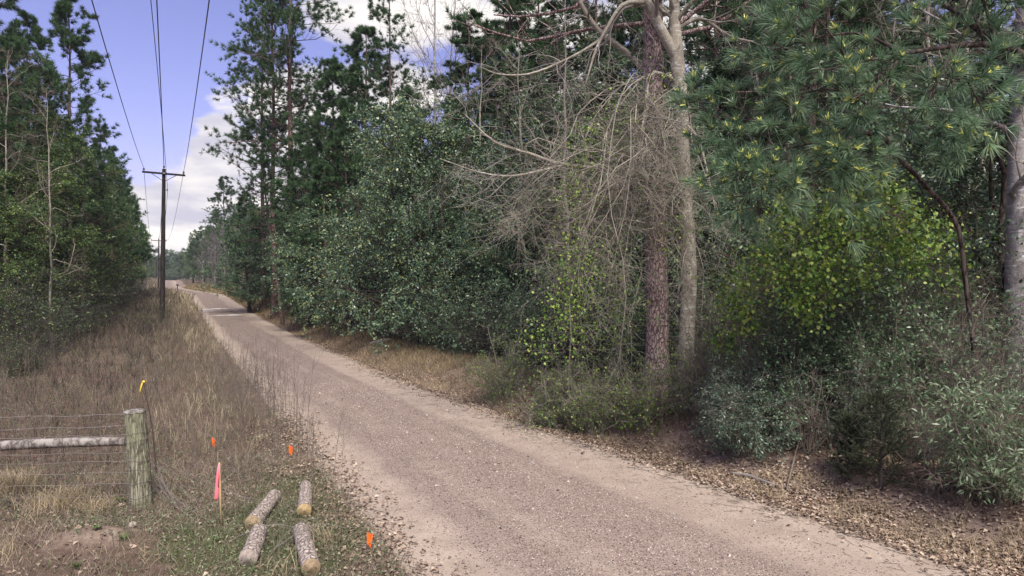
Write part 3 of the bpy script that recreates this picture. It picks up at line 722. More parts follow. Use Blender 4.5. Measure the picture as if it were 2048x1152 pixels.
rows(6, 1, 12, 100, 2.6, 6.5, 46, ['brushA', 'brushB', 'shrubA', 'brushA'], 1.3, 'shaded brush under the trees at the right forest edge', 'brush under the right forest edge', 'brush_shrub', cat='shrub', hs=(.6, 1.1))
rows(7, 1, 5, 24, 6.5, 14, 26, ['brushA', 'shrubA', 'hollyB'], 2.0, 'dark undergrowth shrub behind the roadside thicket', 'undergrowth behind the roadside thicket', 'brush_shrub', cat='shrub', hs=(.7, 1.2))
rows(8, -1, 26, 100, 6.6, 9, 26, ['brushA', 'brushB', 'shrubA'], 1.8, 'dead brush along the foot of the left forest', 'brush at the left forest foot', 'brush_shrub', cat='shrub', hs=(.6, 1.0))
for k in range(26):
    plant('forest_tree', ['hollyA', 'oliveA', 'hollyB'][k % 3], 262 + k*6.5, 310 + 9*(k % 5), h=9 + (k*37 % 6), wide=1.5, label='distant tree closing the end of the road', group='distant trees at the road end')
def plant_top(name, proto, s, u, top, **kw):
    x, y = st2xy(s, TR(s) + u + bend(s)); return plant(name, proto, CX + F*x/y, float(y), top=top, **kw)
for name, pr, s_, u_, top, wd, lab in (
    ('evergreen_tree', 'hollyB', 66, 4.9, 415, 1.1, 'broad evergreen below the ragged boughs of the tall pine'), ('evergreen_tree', 'hollyA', 75, 4.7, 425, 1.0, 'dense green tree on the right verge near the crest'),
    ('pine_tree', 'pineA', 84, 5.5, 370, 1, 'small pine top left of the tall pine cluster'), ('evergreen_tree', 'hollyB', 87, 4.7, 440, 1.0, 'rounded green tree above the road crest'),
    ('evergreen_tree', 'hollyA', 97, 4.9, 440, 1.1, 'dark green tree beside the leafless tree right of the pole'), ('bare_tree', 'bareA', 112, 4.5, 398, .9, 'leafless tree poking above the canopy right of the utility pole'),
    ('evergreen_tree', 'hollyC', 108, 3.2, 455, 1.0, 'dense evergreen beyond the road crest on the right'), ('bare_tree', 'bareB', 122, 2.8, 455, 1.2, 'wide twiggy violet tree in front of the far pines'),
    ('bare_tree', 'bareB', 134, 3.0, 462, 1.3, 'violet grey leafless tree down the road right of the poles'), ('evergreen_tree', 'oliveB', 128, 6.5, 425, 1.2, 'yellowish far crown above the violet bare trees'),
    ('evergreen_tree', 'oliveA', 118, 6.5, 440, 1.1, 'olive crown just right of the violet grey trees'), ('bare_tree', 'bareB', 150, 3.0, 480, 1.3, 'last violet leafless tree by the far road'),
    ('pine_tree', 'pineB', 165, 4.0, 462, 1.1, 'far pine next to the last tree of the right line'), ('evergreen_tree', 'hollyC', 182, 3.5, 480, 1.3, 'far dark tree where the right tree line meets the road'),
    ('pine_tree', 'pineB', 205, 4.0, 476, 1.1, 'far pine at the end of the right tree line'), ('evergreen_tree', 'oliveB', 232, 3.5, 498, 1.4, 'far olive tree low in the right tree line'),
    ('evergreen_tree', 'hollyC', 262, 2.5, 510, 1.5, 'last dark tree of the right line before the sky gap'), ('evergreen_shrub', 'shrubA', 113, 2.6, 545, 1.2, 'round dark bush by the far road beside the mailbox')):
    plant_top(name, pr, s_, u_, top, wide=wd, label=lab)
plant('evergreen_tree', 'oliveB', 318, 300, top=522, wide=1.6, label='yellowish green tree seen beside the nearest utility pole at the road end')
plant('evergreen_tree', 'oliveA', 303, 280, top=515, wide=1.6, label='low far tree at the left of the road end')
rng = np.random.default_rng(77)
for k in range(22):
    s_ = 13.5 + k*1.05 + rng.uniform(-.3, .3); u_ = rng.uniform(2.7, 3.9)
    if s_ < 16 and k % 2: continue
    plant_st('verge_shrub', ['shrubA', 'shrubA', 'brushB', 'brushA'][k % 4], s_, TR(s_) + u_, rng.uniform(1.5, 2.9), cat='shrub', group='shrubs crowding the right verge under the hollies', label='dark shrub crowding the grassy right verge under the hollies', wide=1.05)
for px, Y, top, pr, lab in ((660, 44, 120, 'pineB', 'dense pine filling the wall right of the tall pine pair'), (735, 46, 60, 'pineB', 'tall full pine left of the thin crowned pine'), (945, 36, 30, 'pineB', 'dense pine above the dark hollies at mid photo'), (1030, 33, -80, 'pineB', 'tall dense pine behind the crooked bare trees'),
                            (1000, 30, 130, 'hollyC', 'conical dark evergreen behind the crooked bare trees'), (1160, 27, 60, 'hollyC', 'conical dark evergreen behind the long grey limbs'), (1240, 36, -150, 'pineB', 'dense pine directly behind the large plated trunk'), (890, 38, 190, 'hollyC', 'conical evergreen below the leafless trees'),
                            (1480, 34, -60, 'pineB', 'dense pine seen in the gap left of the long needled pine'), (620, 48, 260, 'pineY', 'small bushy pine at the foot of the tall pine pair'), (655, 38, 330, 'pineY', 'bushy young pine over the pale leaved holly')):
    plant('pine_tree' if 'pine' in pr else 'evergreen_tree', pr, px, Y, top=top, wide=1.2, label=lab)
for k in range(26):
    plant('far_shrub', 'shrubA', 268 + k*6, 296 + 5*(k % 3), h=3.6 + (k*13 % 4)*.5, wide=1.6, cat='shrub', label='low distant shrub at the foot of the trees closing the road', group='distant shrubs at the road end')
rng = np.random.default_rng(78)
for k in range(22):
    s_ = 24 + k*2.3 + rng.uniform(-.6, .6); t_ = -3.6 - rng.uniform(0, 2.0)
    plant_st('brush_shrub', ['brushA', 'brushC', 'brushA', 'brushB'][k % 4], s_, t_, rng.uniform(.9, 1.9), cat='shrub', group='dead brush where the weeds meet the left forest', label='low dead brush where the weeds meet the left forest', wide=1.2)
# ------------------------------------------------------------------ roadside thicket: the big trunks, vines, long-needled pine and bushes
def part(acc, name, mat, base, smooth=False):
    b = np.asarray(base, np.float32)
    for v in acc.V: v -= b
    return (name, acc.mesh(name, mat, smooth))
def on_ground(px, py):
    """where the ray through a photo pixel meets the ground"""
    Y = 3.0
    for _ in range(4000):
        X = (px - CX)/F*Y
        if CAMZ + (HY - py)/F*Y <= float(H(X, Y)): break
        Y += .02
    return np.array([X, Y, float(H(X, Y))])

# the big pine
b0 = ground_at(1316, 15.5)
P, R = pix_spline([(1317, 806, 15.5, .34), (1315, 700, 15.5, .265), (1312, 400, 15.5, .245), (1306, 100, 15.5, .225), (1300, -200, 15.5, .20), (1298, -700, 15.6, .15), (1305, -1350, 15.6, .05)], 40)
rng = np.random.default_rng(101)
w = Acc().add(*tubes(P, R, 18))
P1, R1, l1, _ = grow(rng, P, R, 40, 4, K=7, ang=(55, 95), u=(.5, .99), wander=.13, grav=-.3, rr=.3, evenly=True, minr=.015)
P2, R2, _, _ = grow(rng, P1, R1, 8, 1.5, K=5, ang=(25, 60), u=(.25, 1), wander=.16, grav=-.25, rr=.5, minr=.008)
w.add(*tubes(P1, R1, 5)).add(*tubes(P2, R2, 3))
C, D = along(rng, P2, 4, (.4, 1)); Vv, f, rr = spikes(rng, C, D + [0, 0, .3], 12, .26, .028)
thing('pine_tree', 'large pine trunk with plated reddish bark, wrapped in dead vines beside the pale trunk', 'tree', b0, parts=[part(w, 'trunk', M['bark_big'], b0, True), part(Acc().add(Vv, f, rr), 'crown', M['pine_needle'], b0)])

# the pale forked hardwood
rng = np.random.default_rng(102); b0 = ground_at(1373, 15)
P, R = pix_spline([(1371, 815, 15, .22), (1373, 690, 15, .175), (1378, 560, 15, .165), (1374, 450, 15, .16), (1366, 330, 15, .155), (1360, 200, 15, .155), (1352, 110, 15, .15), (1347, 0, 15, .11), (1354, -220, 15.1, .09), (1345, -520, 15.2, .04)], 50)
limbs = [pix_spline(p, 16) for p in (
    [(1352, 120, 15, .13), (1325, 70, 14.9, .115), (1292, 8, 14.8, .105), (1250, -60, 14.8, .08), (1180, -190, 14.6, .03)],
    [(1350, 175, 15.2, .09), (1290, 142, 15.85, .075), (1250, 105, 15.9, .07), (1195, 62, 15.6, .06), (1150, -15, 15.4, .04), (1120, -120, 15.2, .02)],
    [(1292, 8, 14.8, .06), (1245, 12, 14.6, .045), (1212, 60, 14.5, .035), (1190, 105, 14.5, .03), (1172, 165, 14.5, .012)],
    [(1215, 72, 14.6, .03), (1150, 112, 14.4, .028), (1065, 148, 14.2, .022), (1000, 150, 14.1, .014), (960, 135, 14, .006)],
    [(1352, 260, 15, .06), (1240, 330, 14.7, .045), (1130, 330, 14.4, .04), (1060, 308, 14.2, .032), (990, 285, 14.0, .024), (930, 230, 13.9, .012)],
    [(1130, 330, 14.4, .03), (1030, 352, 14.0, .024), (960, 345, 13.9, .015), (880, 318, 13.8, .007)],
    [(1345, 160, 15, .05), (1300, 150, 14.6, .04), (1288, 230, 14.4, .038), (1272, 320, 14.3, .028), (1240, 400, 14.2, .012)],
    [(1362, 240, 15, .04), (1395, 280, 14.7, .03), (1415, 350, 14.5, .02), (1430, 420, 14.4, .008)],
    [(1352, 60, 15, .05), (1400, 40, 15, .04), (1460, 75, 15, .025), (1530, 90, 15, .01)])]
w = Acc().add(*tubes(P, R, 16)); tw = Acc()
LP = np.concatenate([a for a, _ in limbs]); LR = np.concatenate([b for _, b in limbs])
w.add(*tubes(LP, LR, 7))
P2, R2, l2, _ = grow(rng, LP, LR, 7, 1.5, K=8, ang=(25, 70), u=(.25, 1), wander=.2, grav=.12, rr=.45, minr=.006)
P3, R3, l3, _ = grow(rng, P2, R2, 7, l2*.5, K=5, ang=(25, 70), u=(.15, 1), wander=.24, grav=.1, rr=.55, minr=.0045)
P4, R4, _, _ = grow(rng, P3, R3, 3, l3*.5, K=4, ang=(25, 65), u=(.1, 1), wander=.25, grav=.05, rr=.7, minr=.0035)
tw.add(*tubes(P2, R2, 4)).add(*tubes(P3, R3, 3)).add(*tubes(P4, R4, 3))
Pu, Ru, lu, _ = grow(rng, P, R, 16, 3.2, K=7, ang=(30, 60), u=(.72, .99), wander=.2, grav=-.1, rr=.4, minr=.01)
Pv, Rv, lv, _ = grow(rng, Pu, Ru, 8, 1.4, K=5, ang=(25, 60), wander=.2, rr=.5, minr=.006)
w.add(*tubes(Pu, Ru, 5)); tw.add(*tubes(Pv, Rv, 3))
thing('hardwood_tree', 'pale barked leafless tree forking high up beside the large pine, with drooping grey limbs', 'tree', b0, parts=[part(w, 'trunk', M['bark_pale'], b0, True), part(tw, 'twigs', M['twig_pale'], b0)])

# dead vine tangle that hangs like a tent from the two trunks
rng = np.random.default_rng(103); b0 = ground_at(1260, 14.2)
rows_ = []
for k in range(95):
    if k % 3 == 0: continue
    x0 = rng.normal(1312, 30); y0 = rng.uniform(150, 360)
    if k < 62: x1 = rng.uniform(1110, 1330); y1 = rng.uniform(480, 800)
    elif k < 82: x1 = rng.uniform(1000, 1180); y1 = rng.uniform(370, 520)
    else: x1 = rng.uniform(1330, 1450); y1 = rng.uniform(350, 640)
    if 1272 < x1 < 1345: y1 = rng.uniform(340, 430)
    Y0 = rng.uniform(14.5, 15.2); Y1 = rng.uniform(13.2, 15.0)
    dx = x1 - x0; dy = y1 - y0
    pts = [(x0, y0, Y0, .014), (x0 + dx*.35 + rng.normal()*14, y0 + dy*.12 + rng.normal()*10, (Y0*.7 + Y1*.3), .012), (x0 + dx*.7 + rng.normal()*18, y0 + dy*.42 + rng.normal()*18, Y1, .010), (x0 + dx*.95 + rng.normal()*14, y0 + dy*.75, Y1, .007), (x1, y1, Y1, .004)]
    rows_.append(pix_spline(pts, 12))
VP = np.concatenate([a for a, _ in rows_]); VR = np.concatenate([b for _, b in rows_])
VP = VP + np.cumsum(rng.normal(size=VP.shape)*.05, 1)
Q2, S2, l2, _ = grow(rng, VP, VR, 15, 1.15, K=7, ang=(30, 100), u=(.1, 1), wander=.35, grav=.12, rr=.6, minr=.0045)
Q3, S3, l3, _ = grow(rng, Q2, S2, 7, l2*.5, K=4, ang=(25, 90), u=(.1, 1), wander=.4, grav=.1, rr=.7, minr=.0038)
vt = Acc().add(*tubes(VP, VR, 5)).add(*tubes(Q2, S2, 3)).add(*tubes(Q3, S3, 3))
sel = rng.permutation(len(Q3))[:3500]
C, A = along(rng, Q3[sel], 1); Vv, f, rr = leaves(rng, C, A, .05, .6, .4)
cl = [(1180, 330, 14.2), (1165, 300, 14.2), (1150, 480, 13.6), (1160, 560, 13.6), (1145, 520, 13.6), (1325, 180, 14.6), (1165, 400, 13.8), (1200, 260, 14.4), (1150, 620, 13.5), (1185, 600, 13.5), (1340, 470, 14.3), (1120, 640, 13.4), (1080, 680, 13.6), (1170, 680, 13.2), (1230, 660, 13.4), (1130, 570, 13.5), (1210, 520, 13.7), (1250, 250, 14.4), (1140, 390, 13.8), (1260, 620, 13.5)]
CC = np.concatenate([Wp(*c) + rng.normal(size=(190, 3))*[.26, .2, .3] for c in cl]); V2, f2, r2 = leaves(rng, CC, runit(rng, len(CC)), .055, .8, .4)
lv_ = Acc().add(Vv, f, rr*.4).add(V2, f2, r2)
thing('vine_tangle', 'curtain of dead grey brown vines hanging over the large pine trunk down to the ground', 'vine', b0, parts=[part(vt, 'stems', M['vine_stem'], b0), part(lv_, 'leaves', M['vine_leaf'], b0)])

# right edge trunk
rng = np.random.default_rng(104); b0 = ground_at(2034, 12.8)
P, R = pix_spline([(2036, 800, 12.8, .26), (2034, 640, 12.8, .205), (2034, 450, 12.8, .19), (2038, 250, 12.8, .175), (2046, 60, 12.8, .16), (2050, -200, 12.8, .16), (2040, -600, 13, .08), (2050, -900, 13, .03)], 40)
P1, R1, l1, _ = grow(rng, P, R, 22, 2.6, K=8, ang=(35, 75), u=(.3, .99), wander=.2, grav=-.05, rr=.3, evenly=True, minr=.01)
P2, R2, l2, _ = grow(rng, P1, R1, 7, 1.0, K=5, ang=(25, 70), wander=.25, rr=.5, minr=.005)
P3, R3, _, _ = grow(rng, P2, R2, 5, l2*.5, K=4, ang=(25, 70), wander=.25, rr=.6, minr=.004)
thing('hardwood_tree', 'thick grey trunk blotched with white lichen at the right edge of the photo', 'tree', b0, parts=[part(Acc().add(*tubes(P, R, 16)).add(*tubes(P1, R1, 5)), 'trunk', M['bark_grey'], b0, True), part(Acc().add(*tubes(P2, R2, 3)).add(*tubes(P3, R3, 3)), 'twigs', M['twig'], b0)])

# long-needled pines
def needle_pine(seed, trunk, boughs, label, L=.7, n=9, rad=True):
    rng = np.random.default_rng(seed)
    tp = pix_spline(trunk, 30); x, y = tp[0][0, 0, 0], tp[0][0, 0, 1]; b0 = np.array([x, y, float(H(x, y))])
    bs = [pix_spline(b, 14) for b in boughs]; BP = np.concatenate([a for a, _ in bs]); BR = np.concatenate([b for _, b in bs])
    w = Acc().add(*tubes(*tp, 10)).add(*tubes(BP, BR, 7))
    P1, R1, l1, _ = grow(rng, BP, BR, n, L, K=6, ang=(30, 80), u=(.22, 1), wander=.18, grav=-.1, rr=.5, minr=.007, evenly=True)
    P2, R2, l2, _ = grow(rng, P1, R1, 3, .38, K=4, ang=(25, 60), u=(.3, 1), wander=.15, grav=-.25, rr=.6, minr=.006)
    w.add(*tubes(P1, R1, 4)).add(*tubes(P2, R2, 4))
    C = np.concatenate([P1[:, -1], P2[:, -1], BP[:, -1]]); D = np.concatenate([nrm(P1[:, -1] - P1[:, -2]), nrm(P2[:, -1] - P2[:, -2]), nrm(BP[:, -1] - BP[:, -2])])
    D = nrm(D + np.array([0, 0, .45]) + np.array([0, -.25, 0]))
    cr = Acc(); add_tufts(cr, tufts(rng, C, D, 48, .29, .0085, .8, .14))
    sel = rng.uniform(size=len(C)) < .6; Cc, Dc = C[sel] + D[sel]*.03, D[sel]
    k = 7; cd = np.repeat(Cc, k, 0); dd = nrm(np.repeat(Dc, k, 0) + runit(rng, len(cd))*.75); ln = np.repeat(rng.uniform(.04, .08, len(Cc)), k)
    ln[::k] *= 1.6
    st = np.linspace(0, 1, 3)[None, :, None]*ln[:, None, None]*dd[:, None, :]
    ca = Acc().add(*tubes(cd[:, None] + st, np.array([[.007, .009, .005]])*np.ones((len(cd), 1)), 4))
    return thing('pine_tree', label, 'tree', b0, parts=[part(w, 'trunk', M['bark_dark'], b0, True), part(cr, 'crown', M['pine_near'], b0), part(ca, 'candles', M['candle'], b0)])
needle_pine(105, [(1956, 880, 10.4, .045), (1950, 720, 10.5, .038), (1930, 560, 10.5, .034), (1912, 450, 10.4, .034), (1850, 372, 10.2, .034), (1800, 320, 10.1, .033), (1762, 274, 10, .032), (1700, 262, 9.9, .025)], [
    [(1762, 274, 10, .035), (1700, 262, 9.9, .03), (1640, 282, 9.8, .02), (1560, 300, 9.7, .012)],
    [(1700, 262, 9.9, .02), (1650, 300, 9.7, .016), (1590, 345, 9.6, .012), (1540, 365, 9.6, .009)],
    [(1700, 262, 9.9, .02), (1690, 300, 9.5, .014), (1680, 335, 9.4, .010)],
    [(1640, 282, 9.8, .02), (1540, 250, 9.9, .016), (1480, 240, 10, .012), (1420, 235, 10.1, .009)],
    [(1640, 282, 9.8, .02), (1560, 330, 9.8, .016), (1500, 335, 9.8, .012), (1470, 365, 9.8, .009)],
    [(1762, 274, 10, .03), (1720, 200, 10.2, .02), (1650, 180, 10.2, .014), (1560, 200, 10.2, .010)],
    [(1560, 330, 9.8, .012), (1530, 350, 9.7, .010), (1500, 375, 9.7, .008)]],
    'young long needled pine whose curved dark stem arches left above the green vine mound')
needle_pine(106, [(2165, 900, 9.6, .16), (2160, 500, 9.6, .14), (2150, 150, 9.6, .12), (2145, -200, 9.6, .10), (2130, -700, 9.6, .04)], [
    [(2150, 190, 9.6, .07), (2045, 112, 9.5, .05), (1985, 92, 9.4, .045), (1900, 95, 9.3, .035), (1800, 110, 9.3, .025), (1700, 130, 9.4, .015), (1610, 150, 9.5, .01)],
    [(1985, 92, 9.4, .04), (1910, 30, 9.6, .03), (1820, -20, 9.8, .02), (1720, -40, 9.9, .01)],
    [(1800, 110, 9.3, .025), (1720, 70, 9.4, .018), (1620, 80, 9.6, .012), (1520, 110, 9.8, .009)],
    [(1900, 95, 9.3, .03), (1930, 160, 9.2, .018), (1960, 215, 9.2, .01)],
    [(1900, 95, 9.3, .02), (1880, 150, 9.2, .014), (1850, 215, 9.2, .009)],
    [(1985, 92, 9.4, .03), (1960, 0, 9.3, .02), (1900, -90, 9.3, .01)],
    [(2150, 60, 9.6, .05), (2060, 10, 9.4, .03), (1990, -20, 9.2, .02)],
    [(1700, 130, 9.4, .015), (1650, 60, 9.5, .012), (1600, 10, 9.6, .009)],
    [(1800, 110, 9.3, .02), (1760, 170, 9.1, .014), (1700, 200, 9, .01)]],
    'long needled pine whose boughs with yellow buds reach in from the right edge', L=.72, n=9)

# bushes of the thicket
def bush_thing(seed, px, Y, label, name='shrub', cat='shrub', group=None, sink=.03, **kw):
    g = ground_at(px, Y); ps = make_bush(seed, **kw)
    return thing(name, label, cat, (g[0], g[1], g[2] - sink), 0, 1, group, ps)
bush_thing(201, 1700, 12.4, 'tall dark green shrub mound under the long needled pine', h=3.6, rad=1.95, stems=34, mat='mound', leaf=.062, n2=10, n3=7, per=8, bark='twig_dark', asp=.45)
bush_thing(202, 1850, 12.2, 'dark shrub at the right shoulder of the vine mound', h=3.0, rad=1.0, stems=18, mat='mound', leaf=.062, n2=8, n3=6, per=6, bark='twig')
bush_thing(203, 1520, 12.9, 'dark small leaved shrub between the pale forked trunk and the vine mound', h=2.5, rad=1.15, stems=20, mat='mound', leaf=.05, n2=9, n3=6, per=7, bark='twig')
bush_thing(204, 1500, 11.4, 'grey green privet shrub hanging over the road bank', h=1.5, rad=.85, stems=24, mat='privet', leaf=.042, n2=9, n3=7, per=9)
bush_thing(211, 1590, 11.7, 'dull green shrub filling the lower left of the vine mound', h=1.9, rad=.95, stems=20, mat='mound', leaf=.05, n2=8, n3=6, per=7, bark='twig')
bush_thing(212, 1775, 11.0, 'dull green shrub filling the foot of the vine mound behind the cedar', h=2.1, rad=.95, stems=20, mat='mound', leaf=.052, n2=8, n3=6, per=6, bark='twig')
bush_thing(213, 1900, 11.0, 'thin leaved dull shrub below the curved dark pine stem', h=2.3, rad=.8, stems=16, mat='privet', leaf=.05, n2=8, n3=6, per=3, bark='twig')
bush_thing(205, 1440, 12.2, 'small grey leaved shrub left of the privet on the bank', h=.95, rad=.6, stems=12, mat='privet', leaf=.04, n2=7, n3=5, per=5)
bush_thing(206, 1670, 10.9, 'leggy dark shrub in the middle of the bank above the leaf litter', h=1.7, rad=.8, stems=14, mat='privet', leaf=.04, n2=7, n3=6, per=5, bark='twig')
bush_thing(207, 2010, 8.5, 'pale narrow leaved bush at the right edge of the photo', h=1.55, rad=.95, stems=26, mat='lance', leaf=.085, n2=8, n3=6, per=5, asp=.24, axr=1.1)
bush_thing(208, 2060, 9.2, 'darker narrow leaved bush behind the pale one at the right edge', h=1.9, rad=.9, stems=16, mat='lance', leaf=.08, n2=8, n3=5, per=4, asp=.28)
bush_thing(209, 1905, 10.2, 'thin sapling with a few pale leaves left of the narrow leaved bush', h=2.2, rad=.5, stems=7, mat='lance', leaf=.06, n2=8, n3=5, per=2, wander=.3)
for k, (px, Y, h, r, lab) in enumerate([(1100, 14.6, 1.6, 1.0, 'low twiggy bush with lime green leaves at the left foot of the vine curtain'), (1190, 13.9, 1.35, .9, 'low twiggy bush with scattered green leaves below the vine curtain'),
                                   (1285, 13.6, 1.35, .9, 'brown twig thicket at the foot of the large pine'), (1395, 13.4, 1.6, .8, 'twig thicket with small bright leaves at the foot of the pale trunk'), (1010, 17.5, 1.6, 1.0, 'dull twiggy bush under the dark holly at the verge')]):
    bush_thing(220 + k, px, Y, lab, name='vine_bush', h=h, rad=r, stems=24, mat='vine_leaf', leaf=.042, n2=9, n3=7, per=2, bark='vine_stem', grav=.3, wander=.4, asp=.75)
for k, (px, Y, h, r, lab) in enumerate([(1620, 10.9, 1.1, .45, 'bare dead stems between the privet and the cedar'), (1850, 10.1, 1.3, .5, 'tangle of bare grey stems above the small cedar'), (1950, 11.2, 2.8, 1.0, 'high tangle of bare twigs before the lichen spotted trunk'),
                                   (1830, 12.6, 3.2, .9, 'bare vine stems reaching up under the arched pine stem'), (1420, 12.9, 1.9, .7, 'bare twigs right of the pale trunk'),
                                   (1480, 14.5, 3.8, 1.3, 'dark bare twigs in the gap right of the pale trunk'), (1780, 14.2, 4.6, 1.6, 'dense bare twigs behind the vine mound'), (1930, 14.0, 4.8, 1.5, 'dense bare twigs left of the lichen spotted trunk'), (1880, 9.0, .95, .55, 'low dead twigs at the foot of the narrow leaved bush')]):
    bush_thing(240 + k, px, Y, lab, name='dead_brush', cat='brush', h=h, rad=r, stems=16, leafy=False, n2=8, n3=6, bark='twig', grav=.2, wander=.4)
# bright vine over the mound
rng = np.random.default_rng(250); b0 = ground_at(1690, 11.3)
cl = [(1670, 400, 11.5, .2), (1760, 385, 11.6, .2), (1540, 545, 11.3, .22), (1620, 545, 10.8, .22), (1690, 470, 10.9, .25), (1760, 455, 11.0, .25), (1830, 500, 11.0, .2), (1480, 610, 11.6, .2), (1590, 600, 10.9, .15), (1470, 570, 12.0, .22), (1520, 520, 12, .2), (1560, 490, 11.8, .25), (1610, 470, 11.5, .25), (1660, 450, 11.3, .25), (1700, 420, 11.6, .28), (1740, 400, 11.9, .25), (1790, 425, 11.8, .25), (1840, 460, 11.7, .25), (1880, 480, 11.8, .25),
      (1640, 520, 11.0, .22), (1700, 500, 10.9, .25), (1590, 560, 11.1, .2), (1650, 590, 10.9, .2), (1610, 620, 11.0, .15), (1770, 500, 11, .2), (1810, 540, 11.1, .18), (1570, 430, 12.2, .2), (1720, 560, 10.8, .15), (1500, 640, 11.8, .15), (1450, 680, 12.1, .15), (1900, 560, 11.5, .18)]
CC = np.concatenate([Wp(*c[:3]) + rng.normal(size=(int(1500*c[3]), 3))*c[3] for c in cl])
V2, f2, r2 = leaves(rng, CC, runit(rng, len(CC)) + [0, 0, -.3], .06, .85, .6, svar=.55)
vs = []
for k in range(70):
    c = cl[rng.integers(len(cl))]; e = cl[rng.integers(len(cl))]
    if abs(c[0] - e[0]) > 190: continue
    vs.append(pix_spline([(c[0], c[1], c[2], .006), ((c[0] + e[0])/2 + rng.normal()*20, (c[1] + e[1])/2 - 15 + rng.normal()*25, (c[2] + e[2])/2 - .1, .005), (e[0], e[1], e[2], .004), (e[0] + rng.normal()*20, e[1] + rng.uniform(20, 110), e[2] - .1, .003)], 12))
VP = np.concatenate([a for a, _ in vs]); VR = np.concatenate([b for _, b in vs])
Q2, S2, _, _ = grow(rng, VP, VR, 8, .6, K=6, ang=(30, 80), wander=.35, grav=.2, rr=.7, minr=.003)
thing('climbing_vine', 'bright yellow green climbing vine draped over the dark shrub mound', 'vine', b0, parts=[part(Acc().add(*tubes(VP, VR, 4)).add(*tubes(Q2, S2, 3)), 'stems', M['twig'], b0), part(Acc().add(V2, f2, r2), 'leaves', M['vine_leaf'], b0)])
# small cedar
def cedar(px, Y, h, rad, label, seed):
    rng = np.random.default_rng(seed); g = ground_at(px, Y)
    P, R = trunk_curve(rng, h, .025, K=8, top=.1)
    P1, R1, l1, _ = grow(rng, P, R, 60, rad, K=6, ang=(45, 75), u=(.03, 1), wander=.12, grav=-.25, rr=.4, Lf=lambda u: 1.1 - u*.8, evenly=True, minr=.004)
    P2, R2, l2, _ = grow(rng, P1, R1, 9, rad*.38, K=4, ang=(20, 50), wander=.15, grav=-.1, rr=.6, minr=.003)
    C, A = along(rng, P2, 9, (0, 1)); Vv, f, rr = spikes(rng, C, A, 4, .05, .007, .5)
    thing('cedar_sapling', label, 'tree', g, parts=[('trunk', Acc().add(*tubes(P, R, 6)).add(*tubes(P1, R1, 4)).mesh('cedar_trunk', M['twig_dark'])), ('crown', Acc().add(Vv, f, rr).mesh('cedar_crown', M['cedar']))])
cedar(1765, 9.4, 1.25, .62, 'small feathery cedar on the road bank beside the narrow leaved bush', 260)
cedar(1700, 9.9, .8, .42, 'smallest cedar left behind the feathery one on the bank', 261)

# ------------------------------------------------------------------ ground cover
def place_rand(rng, n, s0, s1, t0, t1):
    s = np.exp(rng.uniform(np.log(s0), np.log(s1), n)); t = rng.uniform(t0, t1, n); return s, t
rng = np.random.default_rng(300)
def weeds():
    acc = Acc(); nc = 9500; s, t = place_rand(rng, nc, 5, 290, -9.0, 2.2)
    x, y = st2xy(s, t + bend(s)); g = green_mask(x, y); patch = wob(x, y, 2.2)
    ok = ~((s < 11.0) & (rng.uniform(size=nc) < .55 + .45*g)) & (rng.uniform(size=nc) < .8 + .6*patch)
    s, t, x, y, patch = s[ok], t[ok], x[ok], y[ok], patch[ok]; nc = len(s)
    hc = (.15 + .30*sstep(s, 9, 16) + .22*sstep(s, 25, 50) + .25*sstep(s, 120, 200))*(1 + .55*wob(x, y, 1.6))*rng.uniform(.5, 1.35, nc)*(1 - .45*sstep(t, 1.3, 2.25)*(s < 60))
    rc = np.clip(rng.uniform(0, 1, nc)**1.8*.65 + .45*sstep(t, -2.2, 1.4) + .2*patch, 0, 1); rad = (.05 + .10*rng.uniform(size=nc))*(1 + s/60)
    K = 9; idx = np.repeat(np.arange(nc), K); m = len(idx); a = rng.uniform(0, 6.28, m); q = rng.uniform(0, 1, m)**.5*rad[idx]
    bx, by = x[idx] + np.cos(a)*q, y[idx] + np.sin(a)*q
    wd = .004 + .0004*np.maximum(s[idx] - 10, 0)
    add_blades(acc, rng, np.stack([bx, by, H(bx, by) - .02], 1), np.maximum(hc[idx]*rng.uniform(.5, 1.2, m), .05), wd*rng.uniform(.6, 1.5, m), rnd=np.clip(rc[idx] + rng.uniform(-.2, .25, m), 0, 1), lean=.3, curl=.55, az=a + rng.normal(size=m)*.6)
    link('dry_weeds', acc.mesh('dry_weeds', M['dry_violet']), kind='stuff')
weeds()
def stalks():
    m = 800; s = np.exp(rng.uniform(np.log(9.5), np.log(60), m)); t = rng.uniform(-6.5, 2.3, m)
    s[:110] = rng.uniform(12.5, 20, 110); t[:110] = rng.uniform(1.0, 2.45, 110)
    x, y = st2xy(s, t); h = rng.uniform(.6, 1.2, m); h[:110] = rng.uniform(.9, 1.75, 110)
    K = 7; u = np.linspace(0, 1, K); az = rng.uniform(0, 6.28, m); ln = rng.uniform(0, .22, m)
    P = np.stack([x[:, None] + (np.cos(az)*ln*h)[:, None]*u**1.5, y[:, None] + (np.sin(az)*ln*h)[:, None]*u**1.5, H(x, y)[:, None] - .02 + h[:, None]*u], -1)
    R = np.repeat((.0028 + .00012*s)[:, None], K, 1)*np.linspace(1, .5, K)
    P2, R2, l2, _ = grow(rng, P, R, 7, h*.28, K=4, ang=(20, 50), u=(.4, 1), wander=.15, grav=-.1, rr=.7, minr=.0016)
    P3, R3, _, _ = grow(rng, P2, R2, 3, l2*.45, K=3, ang=(20, 50), wander=.15, rr=.8, minr=.0014)
    link('weed_stalks', Acc().add(*tubes(P, R, 3)).add(*tubes(P2, R2, 3)).add(*tubes(P3, R3, 3)).mesh('weed_stalks', M['twig']), kind='stuff')
stalks()
